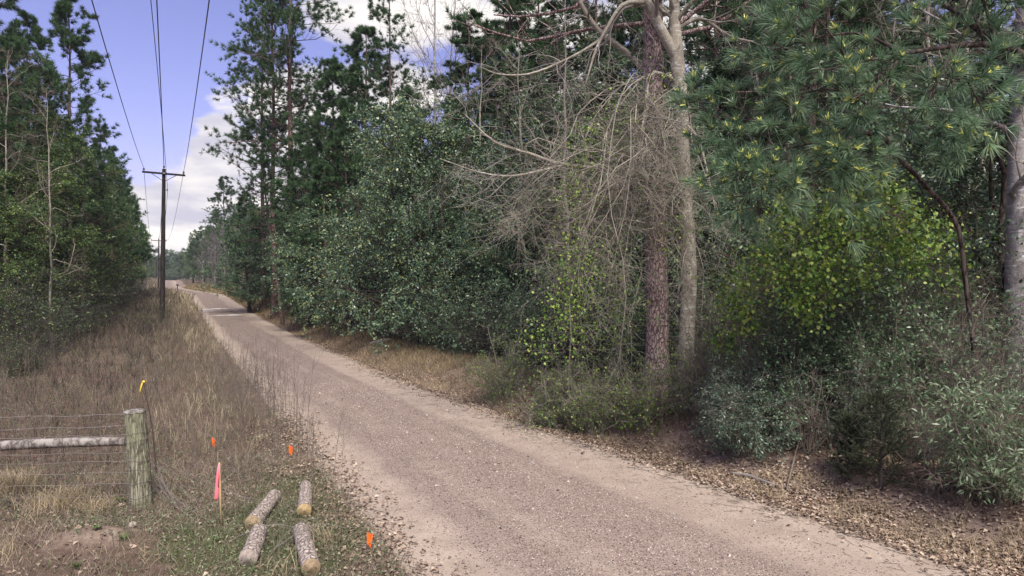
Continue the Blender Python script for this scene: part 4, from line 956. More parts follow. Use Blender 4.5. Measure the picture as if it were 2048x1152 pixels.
def near_cover():
    # short dead grass, straw and litter near the camera, left of the road
    acc = Acc(); m = 70000; s = rng.uniform(4.5, 13, m); t = rng.uniform(-6, 2.25, m); x, y = st2xy(s, t); k = (((x + 4.95)/.5)**2 + ((y - 8.0)/.27)**2 > 1) | (rng.uniform(size=m) < .25); x, y = x[k], y[k]; m = len(x)
    b = np.stack([x, y, H(x, y) - .01], 1)
    add_blades(acc, rng, b, rng.uniform(.04, .15, m), rng.uniform(.002, .0045, m), lean=.9, curl=.8)
    link('dead_grass', acc.mesh('dead_grass', M['dry']), kind='stuff')
    acc = Acc(); m = 90000; s = rng.uniform(4.5, 14, m); t = rng.uniform(-5, 2.35, m); x, y = st2xy(s, t)
    k = rng.uniform(size=m) < np.clip(green_mask(x, y)*.9 + .06, 0, 1)*(1 - sstep(t, 1.9, 2.4)); s, t, x, y = s[k], t[k], x[k], y[k]; m = len(x)
    add_blades(acc, rng, np.stack([x, y, H(x, y) - .01], 1), rng.uniform(.03, .10, m), rng.uniform(.003, .006, m), lean=.6, curl=.8)
    link('green_grass', acc.mesh('green_grass', M['grass']), kind='stuff')
    # fallen leaves and crumbs: right bank, road edges, left field
    L1 = []
    m = 60000; s = np.exp(rng.uniform(np.log(2.5), np.log(40), m)); u = np.abs(rng.normal(size=m))*1.1 - .25; t = TR(s) + u
    X_, Y_ = st2xy(s, t); k = rng.uniform(size=m) < np.where(u < .1, .3, .78 + .7*wob(X_, Y_, .8)); L1.append((s[k], t[k]))
    m = 5200; s = rng.uniform(4.5, 16, m); L1.append((s, TL + rng.normal(size=m)*.3 - .28))
    m = 5000; L1.append((rng.uniform(4.5, 12, m), rng.uniform(-6, 2.1, m)))
    m = 2500; s = rng.uniform(3, 25, m); q = np.abs(rng.normal(size=m))*.35; L1.append((s, np.where(rng.uniform(size=m) < .7, TR(s) - q, TL + q*.7)))
    s = np.concatenate([a for a, _ in L1]); t = np.concatenate([b for _, b in L1]); x, y = st2xy(s, t)
    z = np.where((t > TL) & (t < TR(s)), road_z(s, t) + .012, H(x, y)) + rng.uniform(.0, .03, len(x))
    Vv, f, rr = leaves(rng, np.stack([x, y, z], 1), runit(rng, len(x))*[1, 1, .15], .048, .6, 2.0, .25, fold=.25, svar=.65)
    link('leaf_litter', Acc().add(Vv, f, rr).mesh('leaf_litter', M['litter']), kind='stuff')
    # pine straw and twigs on the road edges
    m = 2600; s = rng.uniform(3.5, 22, m); t = np.where(rng.uniform(size=m) < .75, TR(s) - np.abs(rng.normal(size=m))*.45 + .2, TL + np.abs(rng.normal(size=m))*.2 - .1)
    x, y = st2xy(s, t); a = rng.uniform(-1, 1, m) + 2.4; ln = rng.uniform(.05, .22, m)
    z = np.where((t > TL) & (t < TR(s)), road_z(s, t) + .012, H(x, y) + .02)
    P = np.stack([np.stack([x + np.cos(a)*ln*q, y + np.sin(a)*ln*q, z + .004*q], 1) for q in (0, .5, 1)], 1)
    link('pine_straw', Acc().add(*tubes(P, np.full((m, 3), .0022), 3)).mesh('pine_straw', M['twig_dark']), kind='stuff')
near_cover()
def ground_herbs():
    acc = Acc(); m = 70000; s = np.exp(rng.uniform(np.log(6), np.log(45), m)); t = rng.uniform(-6, 2.2, m); x, y = st2xy(s, t)
    k = wob(x + 20, y, 1.3) > -.15; s, x, y = s[k], x[k], y[k]; m = len(x)
    C = np.stack([x, y, H(x, y) + rng.uniform(.01, .12, m)*(1 + 1.5*sstep(s, 10, 18))], 1)
    Vv, f, rr = leaves(rng, C, runit(rng, m)*[1, 1, .4], .035, .5, 1.2, .4); Vv = Vv
    link('ground_herbs', acc.add(Vv, f, rr).mesh('ground_herbs', leafmat('ground_herbs', [(.05, .08, .03), (.09, .13, .05), (.16, .19, .10), (.28, .30, .2)], .6, .2, .3, .5, .5)), kind='stuff')
ground_herbs()
def verge():
    acc = Acc(); m = 70000; s = np.exp(rng.uniform(np.log(9), np.log(160), m)); u = rng.uniform(.15, 4.2, m); t = TR(s) + u; x, y = st2xy(s, t + bend(s))
    k = rng.uniform(size=m) < np.clip(.55 + .7*wob(x, y, 1.5) + .4*sstep(s, 12, 24), 0, 1); s, t, u, x, y = s[k], t[k], u[k], x[k], y[k]; m = len(s)
    h = (.07 + .12*sstep(u, .2, 1.2) + .22*sstep(s, 40, 90))*rng.uniform(.6, 1.7, m); wd = .004 + .0004*np.maximum(s - 10, 0)
    add_blades(acc, rng, np.stack([x, y, H(x, y) - .01], 1), h, wd*rng.uniform(.7, 1.4, m), lean=.6, curl=.6)
    link('verge_grass', acc.mesh('verge_grass', leafmat('verge_grass', [(.12, .10, .045), (.22, .165, .085), (.33, .25, .14), (.42, .34, .2)], .8, .25, .2, .4, .5)), kind='stuff')
    acc = Acc(); m = 44000; s = rng.uniform(4, 26, m); u = rng.normal(1.3, .9, m); t = TR(s) + u; x, y = st2xy(s, t)
    k = (u > .1) & (wob(x, y, .7) > .0); x, y = x[k], y[k]; m = len(x)
    add_blades(acc, rng, np.stack([x, y, H(x, y) - .01], 1), rng.uniform(.06, .22, m), rng.uniform(.003, .006, m), lean=.7, curl=.8)
    link('bank_grass', acc.mesh('bank_grass', M['straw']), kind='stuff')
verge()
def stones():
    m = 190000; s = 3.6 + 17*rng.uniform(size=m)**1.15; t = rng.uniform(TL - .1, TR(s) + .05); x, y = st2xy(s, t)
    g = gravel_amount(x, y, s, t); k = rng.uniform(size=m) < (g*.62 + .012); s, t, x, y = s[k], t[k], x[k], y[k]; m = len(s)
    r = (.0036 + .007*rng.uniform(size=m)**2.5)*(1 + (rng.uniform(size=m) < .012)*1.6)*(1 + .02*np.maximum(s - 8, 0))
    q = (t - TL)/(TR(s) - TL)
    z = prof(s) + .05*(1 - (2*q - 1)**2) + .012*wob(x, y, .8) + .02*np.exp(-((q - .24)/.05)**2) + .018*np.exp(-((q - .48)/.07)**2) - .02*np.exp(-((q - .16)/.04)**2) - .015*np.exp(-((q - .72)/.07)**2)
    o = np.array([[1, 0, 0], [0, 1, 0], [-1, 0, 0], [0, -1, 0], [0, 0, 1]], float)
    a = rng.uniform(0, 6.28, m); ca, sa = np.cos(a), np.sin(a)
    sc3 = r[:, None]*rng.uniform(.6, 1.3, (m, 3))
    v = o[None]*sc3[:, None, :]; v = v + rng.normal(size=v.shape)*r[:, None, None]*.18
    vx = v[..., 0]*ca[:, None] - v[..., 1]*sa[:, None]; vy = v[..., 0]*sa[:, None] + v[..., 1]*ca[:, None]
    v = np.stack([vx + x[:, None], vy + y[:, None], v[..., 2]*.8 + z[:, None] + .001], -1).reshape(-1, 3)
    b = np.arange(m)[:, None]*5; f = np.stack([b + [0, 1, 4], b + [1, 2, 4], b + [2, 3, 4], b + [3, 0, 4]], 1).reshape(-1, 3)
    link('gravel', Acc().add(v, f, np.repeat(rng.uniform(0, 1, m), 4)).mesh('gravel', leafmat('gravel', [(.035, .028, .03), (.12, .085, .075), (.26, .185, .148), (.36, .27, .21), (.62, .56, .50)], .8, 0, .3, .3, .1)), kind='stuff')
stones()
sheet('lawn', np.linspace(106, 134, 40), np.linspace(-13, -2.8, 20), lambda x, y, s, t: H(x, y) + .05, plain('lawn', (.20, .30, .07), .9, vscale=2))
for i, (s0, t0, ws, wt) in enumerate([(58.5, 4.1, .45, 1.15), (66.5, 3.6, .5, 1.3), (64.2, 2.9, .3, .5)]):
    a = np.linspace(0, 2*np.pi, 33)[:-1]; rr_ = 1 + .25*np.sin(3*a + i) + .15*np.sin(7*a + i)
    s = s0 + ws*rr_*np.cos(a); t = t0 + wt*rr_*np.sin(a); x, y = st2xy(s, t); z = prof(s) + .05*(1 - (2*(t - TL)/(TR(s) - TL) - 1)**2) + .03
    Vv = np.stack([x, y, z], 1)
    mp_, nt_, N_, L_, b_ = newmat('puddle'); b_.inputs['Base Color'].default_value = (.66, .62, .57, 1); b_.inputs['Roughness'].default_value = .4  # pale base colour stands in for bright sky reflected in the water
    Vv = np.concatenate([Vv, Vv.mean(0)[None]]); link('puddle', Acc().add(Vv, np.array([[k, (k + 1) % 32, 32] for k in range(32)])).mesh('puddle', mp_), kind='structure')
#__OBJ__
# ------------------------------------------------------------------ made things: poles, wires, fence, logs, flags
def box(c, d, rot=None):
    """box from centre and half sizes, rot = 3 axis rows"""
    o = np.array([[x, y, z] for z in (-1, 1) for y in (-1, 1) for x in (-1, 1)], float)*np.array(d)
    if rot is not None: o = o @ np.array(rot)
    f = [[0, 2, 3, 1], [4, 5, 7, 6], [0, 1, 5, 4], [2, 6, 7, 3], [0, 4, 6, 2], [1, 3, 7, 5]]
    return o + np.array(c), np.array(f)
def lathe(c, prof_, S=14, axis_=(0, 0, 1)):
    """revolve (radius, height) pairs about an axis through c"""
    ax = nrm(np.array(axis_, float)); ref = np.array([1., 0, 0]) if abs(ax[0]) < .8 else np.array([0, 1., 0]); u = nrm(np.cross(ax, ref)); v = np.cross(ax, u)
    a = np.arange(S)*2*np.pi/S; n = len(prof_)
    V_ = np.stack([np.array(c) + ax*h_ + r_*(np.cos(a)[:, None]*u + np.sin(a)[:, None]*v) for r_, h_ in prof_]).reshape(-1, 3)
    i = np.arange(n - 1)[:, None]*S; j = np.arange(S)[None, :]; j2 = (j + 1) % S
    return V_, np.stack([i + j, i + j2, i + S + j2, i + S + j], -1).reshape(-1, 4)
def add_disc(acc, c, r, S=14, axis_=(0, 0, 1)):
    V_, f = lathe(c, [(r, 0), (.0005, .0001)], S, axis_); acc.add(V_, f)

R3 = np.array([[NV[0], NV[1], 0], [DV[0], DV[1], 0], [0, 0, 1]])
def utility_pole(s, t, ztop, label, r=.15, tilt=.012, arm=1.25, armz=.32, transformer=False):
    x, y = st2xy(s, t + bend(s)); zb = float(H(x, y)); hgt = ztop - zb
    o = thing('utility_pole', label, 'utility pole', (float(x), float(y), zb), 0, 1, 'utility poles along the left side of the road')
    K = 10; z = np.linspace(-.4, hgt, K); P = np.stack([z*tilt, z*0, z], 1)[None]; R = (r*(1 - .38*np.linspace(0, 1, K)))[None]
    a = Acc().add(*tubes(P, R, 12)); top = P[0, -1]
    add_disc(a, top, R[0, -1], 12)
    link('shaft', a.mesh('pole_shaft', M['pole'], True), o)
    ac = top + np.array([0, 0, -armz]) - np.array([DV[0], DV[1], 0])*(.155)
    sl = np.array([[NV[0], NV[1], -.03], [DV[0], DV[1], 0], [0.03*NV[0], .03*NV[1], 1]])
    link('crossarm', Acc().add(*box(ac, (arm, .045, .06), sl)).mesh('pole_crossarm', M['pole']), o)
    for sg in (-1, 1):
        a0 = ac + sl[0]*sg*.72 + np.array([0, 0, -.06]) - np.array([DV[0], DV[1], 0])*.06; a1 = top + np.array([0, 0, -armz - .52]) - np.array([DV[0], DV[1], 0])*.15
        link('brace', Acc().add(*tubes(np.stack([a0, (a0 + a1)/2, a1])[None], np.full((1, 3), .018), 4)).mesh('pole_brace', M['galv'] if transformer else M['pole']), o)
    ins = []
    for k, q in enumerate((-arm + .1, arm - .1)):
        b = ac + sl[0]*q + np.array([0, 0, .06]); link('insulator', Acc().add(*lathe(b, [(.0, -.02), (.02, 0), (.02, .06), (.07, .07), (.075, .11), (.045, .13), (.06, .15), (.05, .19), (.0, .20)])).mesh('pole_insulator', M['insulator'], True), o)
        ins.append(b + np.array([0, 0, .19]))
    b = top + np.array([0, 0, 0]); link('insulator', Acc().add(*lathe(b, [(.0, -.02), (.02, 0), (.02, .08), (.07, .09), (.075, .13), (.045, .15), (.06, .17), (.05, .21), (.0, .22)])).mesh('pole_insulator', M['insulator'], True), o)
    ins.append(b + np.array([0, 0, .21]))
    nb = top + np.array([NV[0]*.16, NV[1]*.16, -1.35]); link('insulator', Acc().add(*lathe(nb, [(.0, -.06), (.05, -.05), (.03, 0), (.05, .05), (.0, .06)], 10)).mesh('pole_insulator', M['insulator'], True), o)
    ins.append(nb + np.array([NV[0]*.05, NV[1]*.05, 0]))
    link('bolt', Acc().add(*box(ac - np.array([DV[0], DV[1], 0])*.06, (.05, .02, .05), sl)).mesh('pole_bolt', M['galv']), o)
    if transformer:
        c = top + np.array([NV[0]*-.32, NV[1]*-.32, -2.5]); tr = link('transformer', Acc().add(*lathe(c, [(.0, -.01), (.22, 0), (.24, .05), (.24, .75), (.25, .76), (.25, .80), (.18, .86), (.0, .88)], 16)).mesh('pole_transformer', M['galv'], True), o)
        for sg in (-1, 1): link('bushing', Acc().add(*lathe(c + np.array([NV[0]*.1*sg, NV[1]*.1*sg, .86]), [(.03, 0), (.05, .05), (.03, .1), (.05, .15), (.01, .28)], 8)).mesh('pole_bushing', M['insulator']), tr)
    base = np.array([float(x), float(y), zb])
    return [base + i for i in ins]
def zpix(py, Y): return CAMZ + (HY - py)/F*Y
i1 = utility_pole(50, -.5, zpix(338, 44.4), 'nearest dark wooden utility pole with a crossarm rising from the brush left of the road', r=.17, tilt=.018)
i2 = utility_pole(137, -1.9 - float(bend(137)), zpix(478, 122), 'second utility pole with a grey transformer, half hidden behind the nearest pole', transformer=True)
i3 = utility_pole(225, -3.7 - float(bend(225)), zpix(515, 201), 'far utility pole seen as a tiny cross beyond the transformer pole')
ahead = [(187, 0, 14.9), (422, 0, 14.1), (317, 0, 24.0), (305, 0, 22.0)]
names = ['left phase wire running from the end of the crossarm over the camera', 'right phase wire running from the end of the crossarm over the camera', 'thick wire running from the top of the nearest utility pole', 'lower neutral wire beside the thick wire of the utility pole']
for k in range(4):
    P0, C = i1[k], Wp(*ahead[k]); d0 = np.hypot(*(C - P0)[:2]); hv = (C - P0)[:2]/d0; LT = d0*2.1
    # parabola through the pole, the photo point and a point behind the camera at the height of the next pole
    q = np.linspace(0, 1, 40); dd = q*LT; zE = P0[2] - .3 if C[2] < P0[2] else C[2] + .5
    A_ = np.array([[d0**2, d0], [LT**2, LT]]); co = np.linalg.solve(A_, [C[2] - P0[2], zE - P0[2]])
    near_ = np.stack([P0[0] + hv[0]*dd, P0[1] + hv[1]*dd, P0[2] + co[0]*dd**2 + co[1]*dd], 1)
    def span(a, b, sag):
        u = np.linspace(0, 1, 24)[:, None]; p = a*(1 - u) + b*u; p[:, 2] -= sag*4*u[:, 0]*(1 - u[:, 0]); return p
    far1 = span(i1[k], i2[k], 1.5); far2 = span(i2[k], i3[k], 1.5)
    allp = np.concatenate([near_[::-1], far1[1:], far2[1:]])
    rr_ = (.020 if k == 2 else .013)
    acc = Acc().add(*tubes(allp[None], np.full((1, len(allp)), rr_), 6))
    b = allp[0].astype(np.float32)
    for v in acc.V: v -= b
    link('power_line', acc.mesh('power_line', M['wire']), None, b, names[k], 'power line', 'overhead wires')
plant('brush_mound', 'brushB', 300, 41, h=1.9, label='dark mound of brush and vines at the foot of the nearest utility pole', cat='brush', wide=1.1)
plant('brush_mound', 'brushA', 288, 37, h=1.3, label='low dead brush heap just in front of the pole mound', cat='brush', wide=1.2)

# fence corner: thick mossy post, dark post behind, rail and wires
M['post'] = barkmat('post', (.10, .095, .06), (.34, .325, .235), 30, .08, 1.0, patch=(.26, .262, .165), pscale=5, dist=.02)
M['rail'] = barkmat('rail', (.10, .085, .075), (.27, .24, .21), 18, .3, .6, patch=(.34, .31, .28), pscale=9, dist=.01)
M['cutwood'] = plain('cutwood', (.36, .26, .12), .85, var=.35, vscale=18, bump=.4)
def rough_tube(rng, P, R, S, amp, K=26):
    pr = spline(np.concatenate([P, np.array(R)[:, None]], 1), K); V_, f = tubes(pr[None, :, :3], pr[None, :, 3], S)
    c = np.repeat(pr[:, :3], S, 0); d = V_ - c
    ph = np.tile(np.arange(S), K); zz = np.repeat(np.arange(K), S)
    g = 1 + amp*(.6*np.sin(ph*2*np.pi/S*3 + zz*.18) + .4*np.sin(ph*2*np.pi/S*7 + 1 + zz*.1) + rng.normal(size=len(ph))*.35)
    return c + d*g[:, None], f, pr
rng = np.random.default_rng(400)
pb = on_ground(280, 1012); Yp = pb[1]; pt = Wp(268, 822, Yp)
def local(V_, b): return V_ - np.asarray(b)
post = thing('fence_post', 'thick weathered corner post, greenish with moss and split along its grain', 'fence post', pb, parts=())
V_, f, pr = rough_tube(rng, np.array([pb + [0, 0, -.2], pb*.6 + pt*.4, pt]), [.155, .145, .132], 40, .035, 30)
a = Acc().add(local(V_, pb), f); link('shaft', a.mesh('post_shaft', M['post'], True), post)
V2, f2 = lathe(pt - pb - [0, 0, .004], [(.138, -.012), (.136, .004), (.09, .014), (.001, .008)], 26); V2 += rng.normal(size=V2.shape)*.004
link('top', Acc().add(V2, f2).mesh('post_top', M['rail']), post)
for k in range(2):
    zz = .62 + .3*k*0; c = np.array([-.02 + .035*k, -.142, .70]) + (pt - pb)*[.4, 0, 0]
    link('hole', Acc().add(*lathe(c, [(.013, 0), (.012, -.006), (.001, -.007)], 10, (0, -1, .0))).mesh('post_hole', M['wire']), post)
pd = on_ground(252, 1000) + [0, .22, 0]; pd[2] = H(pd[0], pd[1])
dk = thing('fence_post', 'narrow dark post standing close behind the thick mossy corner post', 'fence post', pd)
V_, f, pr = rough_tube(rng, np.array([[0, 0, -.2], [-.02, 0, .5], [-.03, 0, 1.12]]), [.075, .07, .065], 20, .03); link('shaft', Acc().add(V_, f).mesh('post_shaft', M['bark_dark'], True), dk)
link('top', Acc().add(*lathe((-.03, 0, 1.12), [(.066, -.004), (.001, .006)], 16)).mesh('post_top', M['bark_dark']), dk)
ra = Wp(250, 883, Yp + .0); rb = Wp(-330, 905, Yp - .35)
V_, f, pr = rough_tube(rng, np.array([ra, ra*.7 + rb*.3 + [0, 0, .012], ra*.4 + rb*.6 + [0, 0, -.012], rb]), [.062, .068, .07, .075], 20, .03)
rail = thing('fence_rail', 'weathered grey round brace rail running from the mossy post to the left edge', 'fence rail', ra)
link('pole', Acc().add(local(V_, ra), f).mesh('rail_pole', M['rail'], True), rail)
link('end', Acc().add(*lathe((0, 0, 0), [(.063, 0), (.001, .004)], 16, ra - rb)).mesh('rail_end', M['rail']), rail)
fence = thing('wire_fence', 'rusty wire fence strands stretched left from the mossy post', 'fence', pb)
for k, (ya, yb) in enumerate([(829, 835), (852, 862), (870, 878), (905, 912), (922, 933), (945, 953), (968, 975), (992, 999)]):
    a_ = Wp(262, ya, Yp - .12); b_ = Wp(-340, yb + 4, Yp - .45); u = np.linspace(0, 1, 40)[:, None]
    p = a_*(1 - u) + b_*u; p[:, 2] += .008*np.sin(u[:, 0]*23 + k) - .012*np.sin(u[:, 0]*np.pi) + rng.normal(size=40)*.002
    acc = Acc().add(*tubes((p - pb)[None], np.full((1, 40), .0026 if k > 1 else .0032), 4))
    if k < 2:
        for j in range(3, 38, 4):
            c = p[j] - pb
            for sg in (1, -1): acc.add(*tubes(np.array([c - [.015, .01*sg, .02*sg], c, c + [.015, .01*sg, .02*sg]])[None], np.full((1, 3), .0018), 3))
    link('wire', acc.mesh('fence_strand', M['fencewire']), fence)
th = np.linspace(0, 2*np.pi, 30)
for zz in (.16, .34, .52, .66, .93, 1.03):
    ctr = (pt - pb)*(zz/1.25) + [0, 0, 0]; ctr[2] = zz; p = np.stack([ctr[0] + .158*np.cos(th), ctr[1] + .158*np.sin(th), zz + .02*np.sin(th*2 + zz*9)], 1)
    link('wrap', Acc().add(*tubes(p[None], np.full((1, 30), .0026), 4)).mesh('fence_wrap', M['fencewire']), fence)
P = np.stack([Wp(px, 870, Yp - .2) for px in np.arange(-320, 250, 62)]); 
acc = Acc()
for p0 in P:
    z1 = float(H(p0[0], p0[1])) + .06; q = np.linspace(0, 1, 8)[:, None]; pp = np.concatenate([np.repeat(p0[None, :2], 8, 0) + rng.normal(size=(8, 2))*.006, p0[2]*(1 - q) + z1*q], 1)
    acc.add(*tubes((pp - pb)[None], np.full((1, 8), .0016), 3))
link('stay_wires', acc.mesh('fence_stay_wires', M['fencewire']), fence)

# stick with yellow ribbon
M['yellow'] = plain('yellow', (.85, .62, .08), .6, var=.1); M['pink'] = plain('pink', (.95, .22, .27), .6, var=.06); M['orange'] = plain('orange', (.90, .16, .02), .6, var=.08); M['lath'] = plain('lath', (.45, .32, .16), .8)
def ribbon(path, width, side, name, mat, parent, base, thick=.0015, taper=None):
    path = np.asarray(path, float); K = len(path); w = np.asarray(side, float)
    wd = np.full(K, width) if taper is None else np.array(taper)*width
    T = nrm(np.gradient(path, axis=0)); W_ = nrm(w[None] - (w*T).sum(1, keepdims=True)*T); N_ = np.cross(T, W_)
    q = np.stack([path - W_*wd[:, None]/2 - N_*thick/2, path + W_*wd[:, None]/2 - N_*thick/2, path + W_*wd[:, None]/2 + N_*thick/2, path - W_*wd[:, None]/2 + N_*thick/2], 1)
    f = [[i*4 + j, i*4 + (j + 1) % 4, i*4 + 4 + (j + 1) % 4, i*4 + 4 + j] for i in range(K - 1) for j in range(4)] + [[0, 3, 2, 1], [K*4 - 4, K*4 - 3, K*4 - 2, K*4 - 1]]
    return link(name, Acc().add((q - base).reshape(-1, 3), np.array(f)).mesh(name, mat), parent)
Ys = 10.8; sb = Wp(312, 850, Ys); sb[2] = H(sb[0], sb[1]); stp = Wp(286, 764, Ys)
stk = thing('marker_stick', 'leaning dead stick with a yellow ribbon tied at its tip behind the mossy post', 'stick', sb)
pp = spline([list(sb - [0, 0, .1]) + [.014], list((sb + stp)/2 + [.03, 0, 0]) + [.011], list(stp) + [.006]], 12)
link('stem', Acc().add(*tubes(pp[None, :, :3] - sb, pp[None, :, 3], 7)).mesh('stick_stem', M['twig_dark']), stk)
ribbon([stp, stp + [-.02, -.01, -.03], stp + [-.045, -.012, -.12], stp + [-.06, 0, -.2]], .022, (1, .3, 0), 'ribbon', M['yellow'], stk, sb, taper=[1, 1.1, .8, .9])
link('knot', Acc().add(*lathe(stp - sb, [(.0, -.025), (.018, -.015), (.022, 0), (.016, .018), (0, .024)], 8, (1, 0, .4))).mesh('ribbon_knot', M['yellow']), stk)
# pink stake
kb = on_ground(440, 1056); kt = Wp(437, 926, kb[1])
stake = thing('survey_stake', 'thin wooden survey stake with a hanging hot pink ribbon, left of the logs', 'survey stake', kb)
d_ = kt - kb; link('lath', Acc().add(*box(d_*.5 - [0, 0, .05], (.011, .006, np.linalg.norm(d_)/2 + .05), [[1, 0, -d_[0]/d_[2]], [0, 1, 0], [d_[0]/d_[2], 0, 1]])).mesh('stake_lath', M['lath']), stake)
t0_ = kt + [0, -.01, -.02]
ribbon([t0_, t0_ + [-.004, -.012, -.08], t0_ + [-.014, -.012, -.22], t0_ + [-.026, -.01, -.36], t0_ + [-.034, -.008, -.43], t0_ + [-.036, -.006, -.46]], .043, (1, .35, 0), 'ribbon', M['pink'], stake, kb, taper=[.5, .8, 1, 1.1, 1.0, .45])
ribbon([t0_ + [.01, -.012, 0], t0_ + [.006, -.016, -.1], t0_ + [-.004, -.018, -.28]], .03, (.8, -.5, 0), 'ribbon', M['pink'], stake, kb, taper=[.6, 1, .7])
# orange pin flags
def pin_flag(px, pyb, hgt, label, seed, lean=0.):
    rng = np.random.default_rng(seed); b = on_ground(px, pyb); o = thing('marker_flag', label, 'marker flag', b, group='orange utility marker flags')
    tp = np.array([lean, 0, hgt]); link('wire_stem', Acc().add(*tubes(np.array([[0, 0, -.05], tp/2, tp])[None], np.full((1, 3), .003), 5)).mesh('flag_stem', M['galv']), o)
    # a soft plastic flag drooping from the stem in folds
    n, m_ = 9, 7; u = np.linspace(0, 1, n); v = np.linspace(0, 1, m_); uu, vv = np.meshgrid(u, v, indexing='ij')
    x = lean + .065*uu*(1 - .35*vv) ; z = hgt - .135*vv*(1 - .25*uu) - .11*uu**1.2*(.35 + .5*vv); y = .022*np.sin(uu*5 + vv*2 + seed)*uu - .01
    G = np.stack([x, y, z], -1).reshape(-1, 3); i = np.arange(n - 1)[:, None]*m_ + np.arange(m_ - 1)[None, :]
    f = np.stack([i, i + m_, i + m_ + 1, i + 1], -1).reshape(-1, 4); a = Acc().add(G, f).add(G + [0, .0015, 0], f[:, ::-1])
    link('flag', a.mesh('flag_cloth', M['orange'], True), o)
pin_flag(423, 905, .27, 'orange pin flag in the weeds straight above the pink ribboned stake', 1)
pin_flag(577, 922, .27, 'orange pin flag at the road edge above the upper logs', 2)
pin_flag(733, 1108, .24, 'nearest orange pin flag beside the road right of the lower log', 3)
# logs
def endgrain(name, c):
    m, nt, N, L, b = newmat(name); tc = N.new('ShaderNodeTexCoord'); ns = N.new('ShaderNodeTexNoise'); ns.inputs['Scale'].default_value = 22; ns.inputs['Detail'].default_value = 5
    L.new(tc.outputs['Object'], ns.inputs['Vector']); ln = N.new('ShaderNodeVectorMath'); ln.operation = 'LENGTH'; L.new(tc.outputs['Object'], ln.inputs[0])
    a = N.new('ShaderNodeMath'); a.operation = 'MULTIPLY'; a.inputs[1].default_value = 560; L.new(ln.outputs['Value'], a.inputs[0])
    k = N.new('ShaderNodeMath'); k.operation = 'MULTIPLY_ADD'; L.new(ns.outputs['Fac'], k.inputs[0]); k.inputs[1].default_value = 9; L.new(a.outputs[0], k.inputs[2])
    sn = N.new('ShaderNodeMath'); sn.operation = 'SINE'; L.new(k.outputs[0], sn.inputs[0])
    mx = N.new('ShaderNodeMath'); mx.operation = 'MULTIPLY_ADD'; L.new(sn.outputs[0], mx.inputs[0]); mx.inputs[1].default_value = .2; L.new(ns.outputs['Fac'], mx.inputs[2])
    r = ramp(N, [(.25, tuple(v*.5 for v in c)), (.55, c), (.8, tuple(min(1, v*1.3) for v in c))]); L.new(mx.outputs[0], r.inputs[0]); L.new(r.outputs[0], b.inputs['Base Color']); b.inputs['Roughness'].default_value = .9
    return m
M['cutwood'] = endgrain('cutwood', (.40, .29, .14))
M['logbark'] = barkmat('logbark', (.13, .10, .08), (.55, .47, .40), 20, .5, 1.0, patch=(.34, .28, .235), pscale=14, dist=.02)
def log(near, far, r0, r1, label, seed, endmat):
    rng = np.random.default_rng(seed); a_ = on_ground(*near); b_ = on_ground(*far)
    a_ = a_ + [0, 0, r0*.92]; b_ = b_ + [0, 0, r1*.92]; o = thing('log', label, 'log', a_, group='cut logs lying in the grass by the road')
    V_, f, pr = rough_tube(rng, np.array([a_, (a_ + b_)/2 + rng.normal(size=3)*.008, b_]), [r0, (r0 + r1)/2, r1], 40, .022, 34)
    link('bark', Acc().add(V_ - a_, f).mesh('log_bark', M['logbark'], True), o)
    ax = nrm(a_ - b_)
    link('cut_end', Acc().add(*lathe((0, 0, 0) - ax*.004, [(r0*.99, 0), (r0*.95, .006), (r0*.2, .006), (r0*.17, .010), (.001, .012)], 30, ax)).mesh('log_end', endmat), o)
    link('cut_end', Acc().add(*lathe(b_ - a_ + ax*.004, [(r1*.99, 0), (r1*.95, .005), (.001, .006)], 30, -ax)).mesh('log_end', M['cutwood']), o)
M['cutgrey'] = endgrain('cutgrey', (.34, .28, .24))
M['cutbrown'] = endgrain('cutbrown', (.30, .22, .13))
log((607, 1036), (610, 985), .094, .088, 'upper right log with its yellow cut end facing the viewer', 1, M['cutwood'])
log((503, 1064), (548, 1006), .100, .095, 'upper left log lying with its lower end against another log', 2, M['cutbrown'])
log((494, 1136), (516, 1080), .100, .098, 'lower left log with a greyish cut end, touching the upper left log', 3, M['cutgrey'])
log((620, 1156), (600, 1076), .100, .092, 'lower right log reaching the bottom edge of the photo', 4, M['cutbrown'])

# small things on and by the road
def stick(pts, label, mat='twig', extra=5, seed=0, name='fallen_branch'):
    rng = np.random.default_rng(seed); q = []
    for px, py, lift, r in pts:
        g = on_ground(px, py); q.append([g[0], g[1], g[2] + lift, r])
    b = np.array(q[0][:3]); s_ = spline(q, 18); P = s_[None, :, :3]; R = s_[None, :, 3]
    a = Acc().add(*tubes(P - b, R, 8)); o = thing(name, label, 'branch', b)
    link('limb', a.mesh('branch_limb', M[mat]), o)
    if extra:
        P2, R2, _, _ = grow(rng, P, R, extra, .3, K=5, ang=(30, 60), wander=.2, rr=.5, minr=.003); link('twigs', Acc().add(*tubes(P2 - b, R2, 4)).mesh('branch_twigs', M[mat]), o)
stick([(1467, 952, .03, .022), (1500, 960, .05, .024), (1525, 970, .06, .022), (1555, 978, .03, .012)], 'curved fallen branch lying at the right road edge on the leaf litter', 'twig_pale', 4, 1)
stick([(1575, 985, .03, .012), (1590, 935, .12, .010), (1600, 905, .2, .006)], 'thin dead stem leaning on the bank right of the fallen branch', 'twig', 4, 2)
stick([(742, 690, .05, .09), (765, 687, .10, .11), (788, 683, .05, .07)], 'pale rotten log half buried in the verge grass under the dark hollies', 'twig_pale', 0, 3, 'rotten_log')
stick([(1130, 845, .02, .008), (1185, 822, .15, .010), (1215, 775, .3, .006)], 'thin dead stem slanting over the bank below the vine curtain', 'twig', 5, 4)
stick([(1660, 850, .1, .015), (1665, 800, .5, .012), (1650, 760, .9, .006)], 'grey dead stem standing between the privet and the cedar', 'twig_pale', 5, 5)
